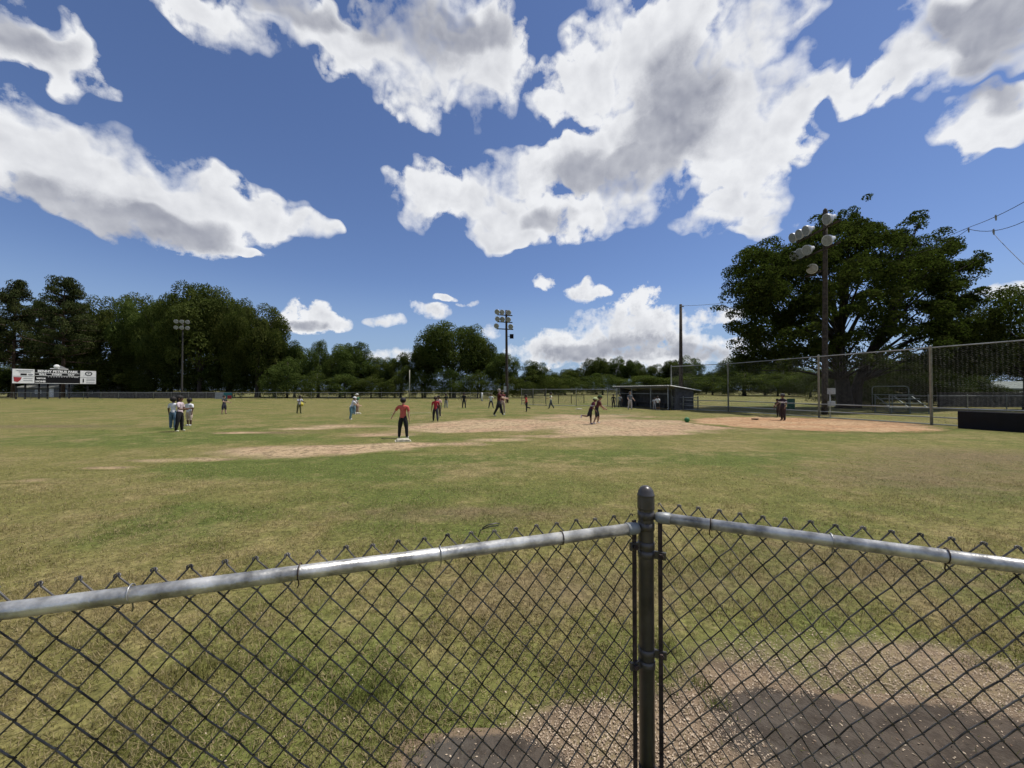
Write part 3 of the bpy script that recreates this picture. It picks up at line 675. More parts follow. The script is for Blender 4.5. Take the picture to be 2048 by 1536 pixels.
# ------------------------------------------------------------------ dugout
def dugout():
    Fp = Vector((13.15, 31.6, 0)); Lp = Vector((10.75, 39.6, 0)); L, an = span_frame(Lp, Fp)     # local x from the far to the near end, -y towards the infield
    t = thing('dugout', 'open fronted dugout with pale corrugated roof and dark block walls', 'dugout', Lp, an)
    D = 2.3; hf, hb = 1.98, 1.62
    MB().box((L / 2, D - .1, hb / 2), (L - .4, .2, hb)).build('back_wall', M['block'], t)
    for x in (.1, L - .1):
        MB().add([(x - .1, .35, 0), (x + .1, .35, 0), (x + .1, D - .2, 0), (x - .1, D - .2, 0), (x - .1, .35, hf - .12), (x + .1, .35, hf - .12), (x + .1, D - .2, hb - .02), (x - .1, D - .2, hb - .02)],
                 [(3, 2, 1, 0), (4, 5, 6, 7), (0, 1, 5, 4), (1, 2, 6, 5), (2, 3, 7, 6), (3, 0, 4, 7)]).build('end_wall', M['block'], t)
    # corrugated roof sheet with a bright front edge
    n = 54; V = []; Fc = []
    x0, x1, y0, y1 = -.25, L + .3, -.35, D + .35
    for k in range(n + 1):
        x = x0 + (x1 - x0) * k / n; dz = .028 * (1 if k % 2 else -1)
        for (y, z) in ((y0, hf + .05), (y1, hb + .0)): V += [(x, y, z + dz), (x, y, z + dz - .035)]
    for k in range(n):
        a = k * 4; c = a + 4
        Fc += [(a, c, c + 2, a + 2), (a + 3, c + 3, c + 1, a + 1), (a, a + 1, c + 1, c), (a + 2, c + 2, c + 3, a + 3)]
    Fc += [(0, 2, 3, 1), (n * 4, n * 4 + 1, n * 4 + 3, n * 4 + 2)]
    MB().add(V, Fc).build('roof', M['roofmetal'], t)
    MB().box((L / 2, y0 + .12, hf - .06), (L, .08, .13)).build('front_beam', M['block'], t)
    for x in (.35, L * .36, L * .70, L - .25): MB().tube([(x, -.22, 0), (x, -.22, hf - .12)], .045, 8).build('roof_post', M['galv_dull'], t)
    MB().tube([(.35, -.22, 1.32), (L - .25, -.22, 1.32)], .024, 6).build('front_rail', M['galv_dull'], t)
    bn = MB().box((L / 2, D - .55, .43), (L - 1.0, .34, .05)).build('bench', M['picket'], t)
    for k in range(4): MB().box((.9 + k * (L - 1.8) / 3, D - .55, .2), (.08, .3, .4)).build('bench_leg', M['block'], bn)
    MB().box((L * .5, -.34, .035), (L, .14, .07)).build('kerb', M['picket'], t)
    return t
dugout()
far_fence('short low chain link gate beside the near end of the dugout', [(13.45, 32.3), (14.05, 31.6), (15.4, 31.9)], 1.05, MESH_LOW, 1.2, [1.02, .5, .06], rp=.045)

# ------------------------------------------------------------------ things round the backstop
ub = thing('utility_box_post', 'two grey electric boxes on a thin post behind the backstop', 'utility box', (18.95, 22.95, 0))
MB().tube([(0, 0, 0), (0, 0, 1.7)], .035, 8).build('post', M['boxgrey'], ub, True)
for z, w, h in ((1.58, .36, .36), (.84, .34, .30)):
    bx = MB().box((0, -.10, z), (w, .16, h)).build('box', M['boxgrey'], ub); MB().box((.02, -.19, z), (w * .8, .02, h * .8)).build('box_door', M['boxgrey'], bx)
bp_a = Vector((19.45, 16.75, 0)); bp_b = Vector((21.1, 11.3, 0)); L_, an_ = span_frame(bp_a, bp_b)
bpad = thing('padded_barrier', 'long black padded barrier on the grass in front of the backstop', 'padding', bp_a, an_)
n_ = 3
for k in range(n_):
    w_ = L_ / n_
    mb = MB(); x0 = k * w_ + .006; x1 = (k + 1) * w_ - .006; T_ = .30; H_ = .76; e = .035
    mb.add([(x0, -T_ / 2, 0), (x1, -T_ / 2, 0), (x1, T_ / 2, 0), (x0, T_ / 2, 0), (x0, -T_ / 2, H_ - e), (x1, -T_ / 2, H_ - e), (x1, T_ / 2, H_ - e), (x0, T_ / 2, H_ - e),
            (x0 + e, -T_ / 2 + e, H_), (x1 - e, -T_ / 2 + e, H_), (x1 - e, T_ / 2 - e, H_), (x0 + e, T_ / 2 - e, H_)],
           [(3, 2, 1, 0), (0, 1, 5, 4), (1, 2, 6, 5), (2, 3, 7, 6), (3, 0, 4, 7), (4, 5, 9, 8), (5, 6, 10, 9), (6, 7, 11, 10), (7, 4, 8, 11), (8, 9, 10, 11)])
    mb.build('pad', M['navy'], bpad)
M['bleach'] = pmat('dull_aluminium', (.12, .15, .14), .6, .15, 4, metal=.3)
bl = thing('bleachers', 'small dull metal bleachers in shade behind the backstop', 'bleachers', (26.0, 26.6, 0), R(-14))
for k in range(4):
    pl = MB().box((1.2, k * .55, .42 + k * .30), (2.4, .28, .045)).build('seat_plank', M['bleach'], bl)
    if k: MB().box((1.2, k * .55 - .28, .12 + k * .30), (2.4, .24, .04)).build('foot_plank', M['bleach'], bl)
for x in (.15, 1.2, 2.25):
    MB().bar((x, -.05, .05), (x, 1.75, .05), .05, .05).bar((x, 0, .05), (x, 0, .4), .05, .05).bar((x, 1.65, .05), (x, 1.65, 1.30), .05, .05).bar((x, 0, .38), (x, 1.65, 1.28), .05, .05).build('frame', M['bleach'], bl)
MB().tube([(.1, 1.85, .1), (.1, 1.85, 1.75), (.16, 1.85, 1.88), (.35, 1.85, 1.92), (2.1, 1.85, 1.92), (2.25, 1.85, 1.85), (2.3, 1.85, 1.7), (2.3, 1.85, .1)], .03, 8).build('guard_rail', M['bleach'], bl, True)
tc = thing('trash_barrel', 'green barrel under the big tree behind the backstop', 'barrel', tuple(gnd(1582, 817.5)))
MB().lathe([(.27, 0), (.29, .04), (.285, .28), (.30, .30), (.285, .32), (.285, .58), (.30, .60), (.285, .62), (.29, .86), (.30, .88), (.26, .88), (.25, .80)], 18).build('barrel', M['green_plastic'], tc, True)
MB().lathe([(.245, .79), (.245, .82)], 18).build('liner', M['black'], tc)

# ------------------------------------------------------------------ bases, ball, glove
M['base'] = pmat('canvas_base', (.40, .37, .28), .8, .18, 8)
M['ball'] = pmat('green_rubber', (.02, .17, .05), .45, .15, 6, bump=.3, bscale=120)
M['leather'] = pmat('glove_leather', (.10, .045, .018), .7, .25, 12)
def base_bag(label, p, rz):
    t = thing('base', label, 'base', p, rz, 'field bases'); s, e = .20, .03
    MB().add([(-s, -s, .01), (s, -s, .01), (s, s, .01), (-s, s, .01), (-s, -s, .05), (s, -s, .05), (s, s, .05), (-s, s, .05), (-s + e, -s + e, .075), (s - e, -s + e, .075), (s - e, s - e, .075), (-s + e, s - e, .075)],
             [(3, 2, 1, 0), (0, 1, 5, 4), (1, 2, 6, 5), (2, 3, 7, 6), (3, 0, 4, 7), (4, 5, 9, 8), (5, 6, 10, 9), (6, 7, 11, 10), (7, 4, 8, 11), (8, 9, 10, 11)]).build('bag', M['base'], t)
    MB().box((0, 0, .0065), (.50, .50, .011)).build('mat', M['base'], t)
base_bag('white base on the dirt in front of the red shirted person', gnd(806, 882), R(19))
base_bag('white base at the feet of the person in green', gnd(715, 827.5), R(19))
base_bag('white base left of the two runners', gnd(1158, 818.5), R(19))
kb = thing('kickball', 'green rubber ball on the dirt left of home plate', 'ball', gnd(1374, 845))
MB().ball((0, 0, .135), .13, 20, 14).build('ball', M['ball'], kb, True)
MB().lathe([(.012, .262), (.010, .268)], 8).build('valve', M['black'], kb)
gl = thing('baseball_glove', 'brown leather glove lying on the orange dirt', 'glove', gnd(1512, 840), R(20))
g_ = MB().ball((0, 0, .05), (.13, .12, .045), 14, 8)
for k in range(4): g_.ball((.075 - .055 * k, .13 + (.02 if k in (1, 2) else 0), .05), (.028, .09, .03), 8, 6)
g_.ball((.15, .03, .06), (.04, .08, .03), 8, 6)
g_.build('glove_body', M['leather'], gl, True)
MB().bar((-.1, -.10, .06), (.1, -.10, .06), .03, .02).build('strap', M['leather'], gl)
# chalk lines left on the grass
M['chalk'] = pmat('chalk', (.55, .53, .42), .95, .25, 3)
def chalk(label, a, b, w=.07):
    a = gnd(*a); b = gnd(*b); d = (b - a).normalized(); n = Vector((-d.y, d.x, 0)) * w / 2; N = 24; V = []; rng = random.Random(int(a.x * 10))
    for k in range(N + 1):
        p = a + (b - a) * (k / N); q = rng.uniform(.5, 1.15); V += [p + n * q + Vector((0, 0, .008)), p - n * q + Vector((0, 0, .008))]
    o = MB().add(V, [(2 * k, 2 * k + 1, 2 * k + 3, 2 * k + 2) for k in range(N)]).build('chalk_line', M['chalk']); tag(o, label, kind='structure')
chalk('faded chalk mark left of the walking person in red', (812, 826.5), (862, 825.5), .16)
chalk('faded chalk mark between runners and dugout', (1222, 828.5), (1262, 830), .12)

# ------------------------------------------------------------------ foliage
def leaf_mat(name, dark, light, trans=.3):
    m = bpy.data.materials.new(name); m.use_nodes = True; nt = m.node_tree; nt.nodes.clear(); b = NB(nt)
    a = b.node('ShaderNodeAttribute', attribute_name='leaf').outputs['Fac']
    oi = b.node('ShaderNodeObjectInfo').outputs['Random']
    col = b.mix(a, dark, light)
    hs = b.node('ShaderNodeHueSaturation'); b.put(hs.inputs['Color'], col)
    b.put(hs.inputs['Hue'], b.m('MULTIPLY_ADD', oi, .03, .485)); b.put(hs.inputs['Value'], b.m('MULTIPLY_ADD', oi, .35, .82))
    d = b.node('ShaderNodeBsdfDiffuse'); b.put(d.inputs[0], hs.outputs[0])
    t = b.node('ShaderNodeBsdfTranslucent'); b.put(t.inputs[0], b.mix(.5, hs.outputs[0], (.10, .16, .02)))
    mx = b.node('ShaderNodeMixShader'); mx.inputs[0].default_value = trans; nt.links.new(d.outputs[0], mx.inputs[1]); nt.links.new(t.outputs[0], mx.inputs[2])
    o = b.node('ShaderNodeOutputMaterial'); nt.links.new(mx.outputs[0], o.inputs[0])
    return m
M['leaf'] = leaf_mat('broad_leaf', (.028, .040, .011), (.105, .125, .034))
M['leaf_big'] = leaf_mat('oak_leaf', (.017, .024, .007), (.056, .066, .017))
M['leaf_shade'] = leaf_mat('shade_darkened_leaf', (.013, .019, .007), (.042, .052, .017), .2)  # leaf colour darkened to stand in for deep shade beyond the backstop
M['needle'] = leaf_mat('pine_needle', (.024, .035, .014), (.080, .095, .036), .15)

def leaf_mesh(name, P, Nrm, size, tint, rng, mat, aspect=.62):
    """one bent leaf spray (two triangles) per point"""
    n = len(P); Nrm = Nrm / (np.linalg.norm(Nrm, axis=1, keepdims=True) + 1e-9)
    ref = rng.normal(size=(n, 3)); U = np.cross(Nrm, ref); U /= (np.linalg.norm(U, axis=1, keepdims=True) + 1e-9); W = np.cross(Nrm, U)
    s = size[:, None]
    v0 = P - U * s; v1 = P - W * s * aspect + Nrm * s * .15; v2 = P + U * s; v3 = P + W * s * aspect + Nrm * s * .15
    V = np.stack([v0, v1, v2, v3], 1).reshape(-1, 3).astype(np.float32)
    me = bpy.data.meshes.new(name); me.vertices.add(4 * n); me.vertices.foreach_set('co', V.ravel())
    idx = (np.arange(n)[:, None] * 4 + np.array([0, 1, 2, 0, 2, 3])[None]).astype(np.int32).ravel()
    me.loops.add(6 * n); me.loops.foreach_set('vertex_index', idx)
    me.polygons.add(2 * n); me.polygons.foreach_set('loop_start', np.arange(0, 6 * n, 3, dtype=np.int32)); me.update(calc_edges=True)
    a = me.attributes.new('leaf', 'FLOAT', 'POINT'); a.data.foreach_set('value', np.repeat(tint, 4).astype(np.float32))
    me.materials.append(mat)
    return me
def dirs(n, rng):
    d = rng.normal(size=(n, 3)); return d / np.linalg.norm(d, axis=1, keepdims=True)

def crown_from_lobes(name, C_, Rd, nleaf, lo, hi, rng, mat, up=.25, inner=None, flat=1.0):
    area = Rd ** 2; k = np.maximum(1, (nleaf * area / area.sum()).astype(int))
    P = []; Nn = []; T = []
    for c, r, m in zip(C_, Rd, k):
        d = dirs(m, rng); d[:, 2] += up; d /= np.linalg.norm(d, axis=1, keepdims=True)
        rad = r * rng.uniform(.55, 1.12, m) ** .7
        p = d * rad[:, None]; p[:, 2] *= flat
        P.append(c + p); Nn.append(d + rng.normal(size=(m, 3)) * .65 + np.array([0, 0, .25]))
        T.append(np.clip(rng.normal(.42 + rng.uniform(-.3, .32), .25, m), 0, 1))
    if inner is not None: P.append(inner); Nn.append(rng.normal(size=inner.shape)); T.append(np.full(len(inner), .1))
    P = np.concatenate(P); Nn = np.concatenate(Nn); T = np.concatenate(T)
    return leaf_mesh(name, P, Nn, rng.uniform(lo, hi, len(P)), T, rng, mat)

def broadleaf(seed, nl=80, nleaf=36000, egg=.0, low=.14, spread=1.0, leafm=None):
    """unit tree: height 1, crown about 1 wide"""
    rng = np.random.default_rng(seed)
    d = dirs(nl * 2, rng); d = d[d[:, 2] > -.75][:nl]
    f = rng.uniform(.50, .96, len(d))
    cz = (1 + low) / 2; rz = (1 - low) / 2
    taper = 1 - egg * np.clip(d[:, 2], -1, 1)
    C_ = np.stack([d[:, 0] * f * .44 * taper * spread, d[:, 1] * f * .44 * taper * spread, cz + d[:, 2] * f * rz * .93], 1)
    Rd = rng.uniform(.05, .145, len(d))
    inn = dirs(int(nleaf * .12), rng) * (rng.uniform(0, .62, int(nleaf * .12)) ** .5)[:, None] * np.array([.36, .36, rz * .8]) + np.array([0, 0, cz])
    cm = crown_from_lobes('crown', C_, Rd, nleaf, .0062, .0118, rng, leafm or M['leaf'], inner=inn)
    r = random.Random(seed); tb = MB()
    tb.tube([(0, 0, -.01), (.004, 0, .06), (r.uniform(-.02, .02), r.uniform(-.02, .02), .3), (r.uniform(-.03, .03), r.uniform(-.03, .03), .62), (0, 0, .85)], [.034, .024, .020, .012, .004], 8)
    for c in C_[:: max(1, nl // 14)]:
        z0 = r.uniform(.18, .5); tb.tube([(0, 0, z0), (c[0] * .45, c[1] * .45, z0 + (c[2] - z0) * .6), tuple(c)], [.010, .006, .002], 5, cap=False)
    return cm, tb.mesh('trunk', M['bark'], True)
def pine(seed):
    rng = np.random.default_rng(seed); r = random.Random(seed); tb = MB()
    tb.tube([(0, 0, -.01), (.002, 0, .3), (.006, .003, .7), (0, 0, .99)], [.020, .016, .010, .002], 8)
    C_ = []; Rd = []
    z = .30
    while z < .985:
        t = (z - .30) / .69; rad = (.42 * (1 - t) ** .75 + .05) * (.75 if t < .15 else 1)
        for k in range(r.randint(3, 5)):
            a = r.uniform(0, 6.283); L = rad * r.uniform(.55, 1.1)
            e = Vector((math.cos(a) * L, math.sin(a) * L, z + L * r.uniform(-.05, .22)))
            tb.tube([(0, 0, z), tuple(e * .5 + Vector((0, 0, z * .5 - .004))), tuple(e)], [.006, .004, .0015], 4, cap=False)
            for q in (.5, .75, 1.0):
                if L * q > .05: C_.append((e.x * q, e.y * q, z + (e.z - z) * q + .008)); Rd.append(r.uniform(.045, .085))
        z += r.uniform(.022, .045)
    C_.append((0, 0, .975)); Rd.append(.035)
    return crown_from_lobes('crown', np.array(C_), np.array(Rd), 30000, .0055, .0105, rng, M['needle'], up=.35, flat=.55), tb.mesh('trunk', M['bark_pine'], True)

BROAD = [broadleaf(11), broadleaf(12, 70, egg=.12), broadleaf(13, 92, egg=-.08), broadleaf(14, 64, egg=.25, low=.06), broadleaf(15, 84, low=.2), broadleaf(16, 72, egg=.18, low=.04)]
SHRUBS = [broadleaf(41, 76, 26000, egg=.2, low=-.16), broadleaf(42, 84, 26000, egg=.1, low=-.2)]
SHADESHRUB = broadleaf(43, 80, 26000, egg=.1, low=-.2, leafm=M['leaf_shade'])
CONE = broadleaf(21, 70, 24000, egg=.45, low=.03)
PINES = [pine(31), pine(32), pine(33)]
def tree(name, label, x, y, h, w, src, group, rz=0.0, cat='tree', dz=0.0):
    t = thing(name, label, cat, (x, y, 0), rz, group)
    inst('trunk', src[1], t, (0, 0, dz), (0, 0, 0), ((w + h) * .45, (w + h) * .45, h))
    inst('crown', src[0], t, (0, 0, dz), (0, 0, 0), (w, w * .95, h))
    return t
def tpx(name, label, cx, wpx, ytop, Y, src, group, k=0):
    top = at(cx, ytop, Y)
    return tree(name, label, top.x, Y, top.z * 1.045, wpx * Y / FPX, src, group, rz=k * 1.37)
G1 = 'trees behind the outfield fence'; G2 = 'far tree line beyond the right field'
k = 0
for (cx, w, yt, Y, kind, lab) in [
    (-30, 120, 590, 86, 'p0', 'dark pine cut by the left photo edge'),
    (30, 120, 574, 84, 'p1', 'tall pine above the left end of the scoreboard'),
    (80, 100, 604, 92, 'p2', 'shorter pine between the two tall pines behind the scoreboard'),
    (130, 135, 566, 82, 'p0', 'tallest pine, above the right end of the scoreboard'),
    (165, 100, 640, 95, 'b1', 'leafy tree filling the gap right of the tall pines'),
    (236, 130, 594, 94, 'b0', 'round dark tree just right of the pine group'),
    (300, 140, 608, 90, 'b4', 'dark tree left of the thin light pole'),
    (345, 120, 588, 86, 'b2', 'leafy tree directly behind the thin light pole'),
    (402, 165, 573, 84, 'b1', 'highest broad tree at the top of the left woods'),
    (462, 140, 594, 88, 'b4', 'broad tree just right of the highest woods tree'),
    (515, 130, 614, 84, 'b0', 'dark tree on the right shoulder of the left woods'),
    (550, 90, 642, 90, 'b5', 'last tall tree at the right end of the left woods'),
    (590, 90, 684, 86, 'b3', 'low leafy tree at the foot of the left woods'),
    (638, 62, 674, 84, 'c', 'narrow pointed tree right of the left woods'),
    (680, 90, 706, 90, 'b2', 'low tree between the pointed tree and its rounded neighbour'),
    (706, 110, 688, 84, 'b1', 'rounded light green tree right of the pointed tree'),
    (760, 90, 716, 86, 'b5', 'low tree left of the foul pole'),
    (802, 80, 707, 84, 'b3', 'pale green tree just left of the foul pole'),
    (850, 80, 690, 86, 'b4', 'tree on the left flank of the tall central tree'),
    (908, 160, 643, 82, 'b2', 'tall domed tree standing alone in the centre'),
    (962, 80, 676, 84, 'b0', 'tree on the right flank of the tall central tree'),
    (1003, 84, 708, 80, 'b1', 'tree directly behind the distant light pole'),
    (1065, 92, 724, 82, 'b5', 'small round tree right of the distant light pole'),
    ]:
    src = PINES[int(kind[1])] if kind[0] == 'p' else CONE if kind == 'c' else BROAD[int(kind[1])]
    tpx('pine_tree' if kind[0] == 'p' else 'broadleaf_tree', lab, cx, w, yt, Y, src, G1, k); k += 1
for (cx, w, yt, Y, kind, lab) in [
    (1110, 70, 745, 130, 3, 'low far tree left of the taller far crowns'), (1148, 80, 738, 150, 1, 'bushy far tree before the open crowned far tree'),
    (1192, 62, 714, 150, 2, 'taller far tree with an open crown left of the dugout'), (1236, 60, 718, 152, 0, 'far tree above the left end of the dugout roof'),
    (1268, 56, 721, 148, 4, 'far tree above the middle of the dugout roof'), (1308, 66, 730, 145, 5, 'far tree left of the utility pole'),
    (1344, 56, 722, 140, 1, 'far tree touching the left side of the utility pole'), (1378, 64, 716, 138, 0, 'dense far tree right behind the utility pole'),
    (1412, 60, 744, 155, 3, 'low far tree right of the utility pole'), (1448, 60, 738, 150, 4, 'far tree at the first backstop post'),
    (1486, 100, 712, 112, 2, 'bright far tree just left of the big tree'), (1530, 90, 722, 118, 5, 'far tree partly under the big tree'),
    (1578, 100, 735, 125, 1, 'far tree seen below the big tree crown')]:
    tpx('broadleaf_tree', lab, cx, w, yt, Y, BROAD[kind], G2, k); k += 1
# under the crowns
G3 = 'undergrowth along the wood edge'
for i, (cx, w, yt, Y) in enumerate([(20, 170, 725, 94), (-40, 150, 715, 92), (222, 130, 702, 90), (262, 150, 690, 92), (330, 150, 694, 88), (395, 150, 686, 88), (455, 150, 692, 88), (520, 140, 690, 88), (575, 110, 715, 80),
      (635, 90, 742, 79), (690, 90, 744, 78), (742, 80, 748, 78), (790, 70, 750, 78), (845, 80, 738, 78), (900, 90, 730, 77), (955, 80, 740, 77), (1010, 70, 748, 77), (1050, 60, 755, 78)]):
    tpx('shrub', ['leafy undergrowth bush %s' % s for s in ('behind the scoreboard posts', 'left of the scoreboard', 'right of the house roof', 'left of the thin light pole', 'right of the thin light pole', 'above the three people',
        'above the person in the dark vest', 'right of the fence banner', 'at the end of the left woods', 'below the pointed tree', 'above the pair in white and green', 'left of the pale green tree', 'behind the foul pole',
        'right of the foul pole', 'under the tall central tree', 'at the right foot of the central tree', 'behind the distant light pole', 'right of the distant light pole')][i], cx, w, yt, Y, SHRUBS[i % 2], G3, i)['category'] = 'bush'
for i, (cx, w, yt, Y, lab) in enumerate([(1130, 121, 749, 128, 'left of the far crowns'), (1205, 135, 746, 130, 'below the open crowned far tree'), (1290, 135, 748, 128, 'behind the dugout'), (1365, 121, 747, 126, 'at the utility pole'),
      (1425, 108, 749, 128, 'right of the dugout'), (1490, 135, 741, 105, 'near the first backstop post'), (1555, 121, 743, 104, 'behind the kicker'), (1620, 135, 741, 90, 'behind the near light pole'), (1090, 108, 751, 110, 'above the row of dark posts')]):
    tpx('shrub', 'dark far hedge bush ' + lab, cx, w, yt, Y, SHRUBS[i % 2], 'far hedge bushes', i + 3)['category'] = 'bush'
# right hand trees in the shade beyond the backstop
for (cx, w, yt, Y, kind, lab) in [(110, 150, 712, 97, 3, 'leafy tree low behind the middle of the scoreboard'), (2050, 240, 577, 32, 0, 'dark tree at the right edge behind the shed'), (1945, 150, 690, 62, 2, 'dark tree between big tree and shed'), (1850, 160, 716, 66, 4, 'dark tree seen through the backstop mesh'),
      (1760, 150, 722, 70, 1, 'dark tree beyond the big tree trunk'), (1670, 130, 730, 74, 5, 'dark tree behind the electric boxes'), (2130, 220, 640, 55, 3, 'dark tree at the far right beyond the shed')]:
    tpx('broadleaf_tree', lab, cx, w, yt, Y, BROAD[kind], 'shaded trees beyond the backstop', k); k += 1

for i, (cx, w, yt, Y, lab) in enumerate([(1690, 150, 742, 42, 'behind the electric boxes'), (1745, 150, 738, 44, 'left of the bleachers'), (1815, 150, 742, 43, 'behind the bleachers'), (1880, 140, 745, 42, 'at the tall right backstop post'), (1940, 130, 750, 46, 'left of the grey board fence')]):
    tpx('shrub', 'bush with shade-darkened leaves beyond the backstop ' + lab, cx, w, yt, Y, SHADESHRUB, 'shaded bushes beyond the backstop', i + 5)['category'] = 'bush'

# ------------------------------------------------------------------ the big tree
def big_tree():
    Y0 = 35.0; base = Vector((30.2, Y0, 0))
    t = thing('broadleaf_tree', 'huge dark spreading tree with gaps of sky behind the backstop', 'tree', base)
    rng = np.random.default_rng(77); r = random.Random(77)
    # clumps placed over the outline of the crown: (x, z) in metres from the trunk foot, radius
    spots = [(-9.0, 11.2, 1.6), (-8.1, 12.6, 1.5), (-7.2, 13.3, 1.4), (-9.6, 9.4, 1.5), (-9.9, 7.6, 1.4), (-9.2, 6.0, 1.3), (-10.2, 4.6, 1.0), (-8.3, 4.8, 1.3), (-6.6, 14.2, 1.2), (-5.2, 14.6, 1.3), (-3.4, 15.6, 1.4), (-1.9, 16.6, 1.2),
             (-.5, 17.2, 1.2), (.8, 17.6, 1.1), (1.7, 16.6, 1.3), (2.6, 15.6, 1.3), (4.3, 15.7, 1.2), (5.6, 16.6, .9), (6.0, 15.3, 1.2), (7.4, 15.0, 1.2), (8.8, 14.6, 1.1), (9.2, 13.5, 1.1), (8.0, 13.4, 1.4), (10.3, 12.4, 1.2), (11.2, 11.6, 1.0), (10.2, 11.0, 1.3),
             (11.0, 9.6, 1.3), (11.4, 8.2, 1.2), (10.8, 7.0, 1.4), (11.3, 5.8, 1.3), (9.6, 6.0, 1.3), (9.2, 9.4, 1.3), (-7.0, 10.8, 1.7), (-5.0, 12.6, 1.7), (-2.6, 13.8, 1.7), (0, 15.0, 1.7), (2.6, 13.8, 1.7), (5.2, 13.6, 1.6), (6.9, 12.0, 1.5),
             (-7.6, 8.2, 1.6), (-6.0, 6.4, 1.4), (-5.2, 9.0, 1.6), (-3.2, 11.0, 1.6), (-.6, 12.2, 1.6), (2.2, 11.4, 1.5), (4.6, 11.2, 1.4), (-3.6, 7.4, 1.3), (-2.0, 9.2, 1.3), (1.0, 9.2, 1.3), (7.6, 7.0, 1.2), (8.2, 5.0, 1.2), (-4.8, 4.6, 1.1), (-7.0, 5.0, 1.1), (6.6, 9.6, 1.0), (3.6, 6.6, 1.0), (-.8, 6.2, 1.0), (10.2, 4.6, 1.2), (6.0, 5.2, .9), (-10.8, 5.2, .8), (-10.9, 4.0, .6), (.9, 18.3, .6), (1.2, 18.7, .5), (-.2, 18.2, .6), (6.8, 17.6, .6), (7.5, 18.0, .5), (12.8, 14.4, .6), (13.6, 13.9, .45), (-2.4, 17.9, .6), (-11.6, 9.4, .6), (-11.4, 7.2, .6), (13.2, 11.4, .5), (-9.2, 14.0, 1.3), (-7.8, 14.7, 1.2), (-10.2, 12.8, 1.2), (-10.6, 11.0, 1.2), (11.2, 15.0, 1.0), (12.2, 13.2, 1.0), (9.8, 15.8, .9), (-3.6, 4.8, 1.1), (-1.2, 4.4, 1.0), (1.4, 4.9, 1.0), (3.8, 4.6, 1.1), (6.0, 3.9, 1.0), (-6.2, 3.8, 1.0), (8.8, 3.6, 1.0), (2.6, 8.6, 1.2), (4.4, 7.8, 1.1), (1.2, 7.2, 1.1), (6.2, 7.4, 1.0), (12.2, 10.0, 1.1), (0.6, 13.2, 1.6), (-1.6, 15.2, 1.3), (3.6, 12.6, 1.4), (8.8, 11.6, 1.4), (9.9, 8.2, 1.4), (-6.4, 12.0, 1.5), (-8.6, 10.0, 1.5), (-4.0, 13.6, 1.4), (-6.2, 7.8, 1.4), (-3.9, 9.6, 1.4), (-1.4, 10.8, 1.4), (1.6, 15.9, 1.3), (7.2, 13.6, 1.3), (9.0, 7.6, 1.3), (-8.8, 7.0, 1.3), (-5.6, 5.4, 1.2), (9.8, 5.4, 1.3), (11.6, 4.4, 1.2), (12.0, 6.8, 1.0), (-2.6, 5.6, 1.0), (5.0, 9.2, 1.0)]
    C_ = []; Rd = []
    for (x, z, rad) in spots:
        x = x * .92 + .3; z = z * .955; rad *= .92
        for q in range(5):
            u = r.uniform(-1, 1); dy = u * (8.5 if u < 0 else 4.5) * math.sqrt(max(.05, 1 - (x / 11.8) ** 2)) * (.6 if z > 15.5 else 1.0); f = (Y0 + dy) / Y0
            C_.append(((x + base.x + r.gauss(0, .5)) * f - base.x, dy, 1.65 + (z - 1.65 + r.gauss(0, .45)) * f))
            Rd.append(rad * r.uniform(.6, 1.0) * f)
    C_ = np.array(C_); Rd = np.array(Rd)
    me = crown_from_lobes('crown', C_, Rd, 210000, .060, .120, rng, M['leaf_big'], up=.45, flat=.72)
    inst('crown', me, t)
    tb = MB()
    tb.tube([(0, 0, -.1), (.05, 0, .5), (-.1, .1, 2.4), (-.3, .2, 4.4), (-.2, .1, 7.2), (.3, 0, 10.5), (.4, 0, 14.5)], [.78, .60, .52, .46, .34, .20, .05], 12)
    tb.tube([(1.5, .6, -.1), (1.7, .6, 2.0), (2.6, .5, 4.6), (4.0, .3, 7.4), (5.5, .2, 10.5), (6.6, 0, 13.6)], [.50, .40, .34, .26, .16, .05], 10)
    for c in C_[::9]:
        z0 = min(max(2.6, c[2] * .52), 9.5); s = Vector((-.2 if c[0] < 2 else 1.7 + (z0 - 2) * .4, .1, z0))
        m1 = Vector((s.x + (c[0] - s.x) * .45 + r.uniform(-.4, .4), c[1] * .4, z0 + (c[2] - z0) * .55 + .3))
        tb.tube([s, m1, tuple(c)], [.15 * r.uniform(.7, 1.2), .07, .02], 6, cap=False)
    inst('trunk', tb.mesh('trunk', pmat('dark_bark', (.034, .028, .022), .95, .3, 5, bump=.5, bscale=12), True), t)
    return t
big_tree()

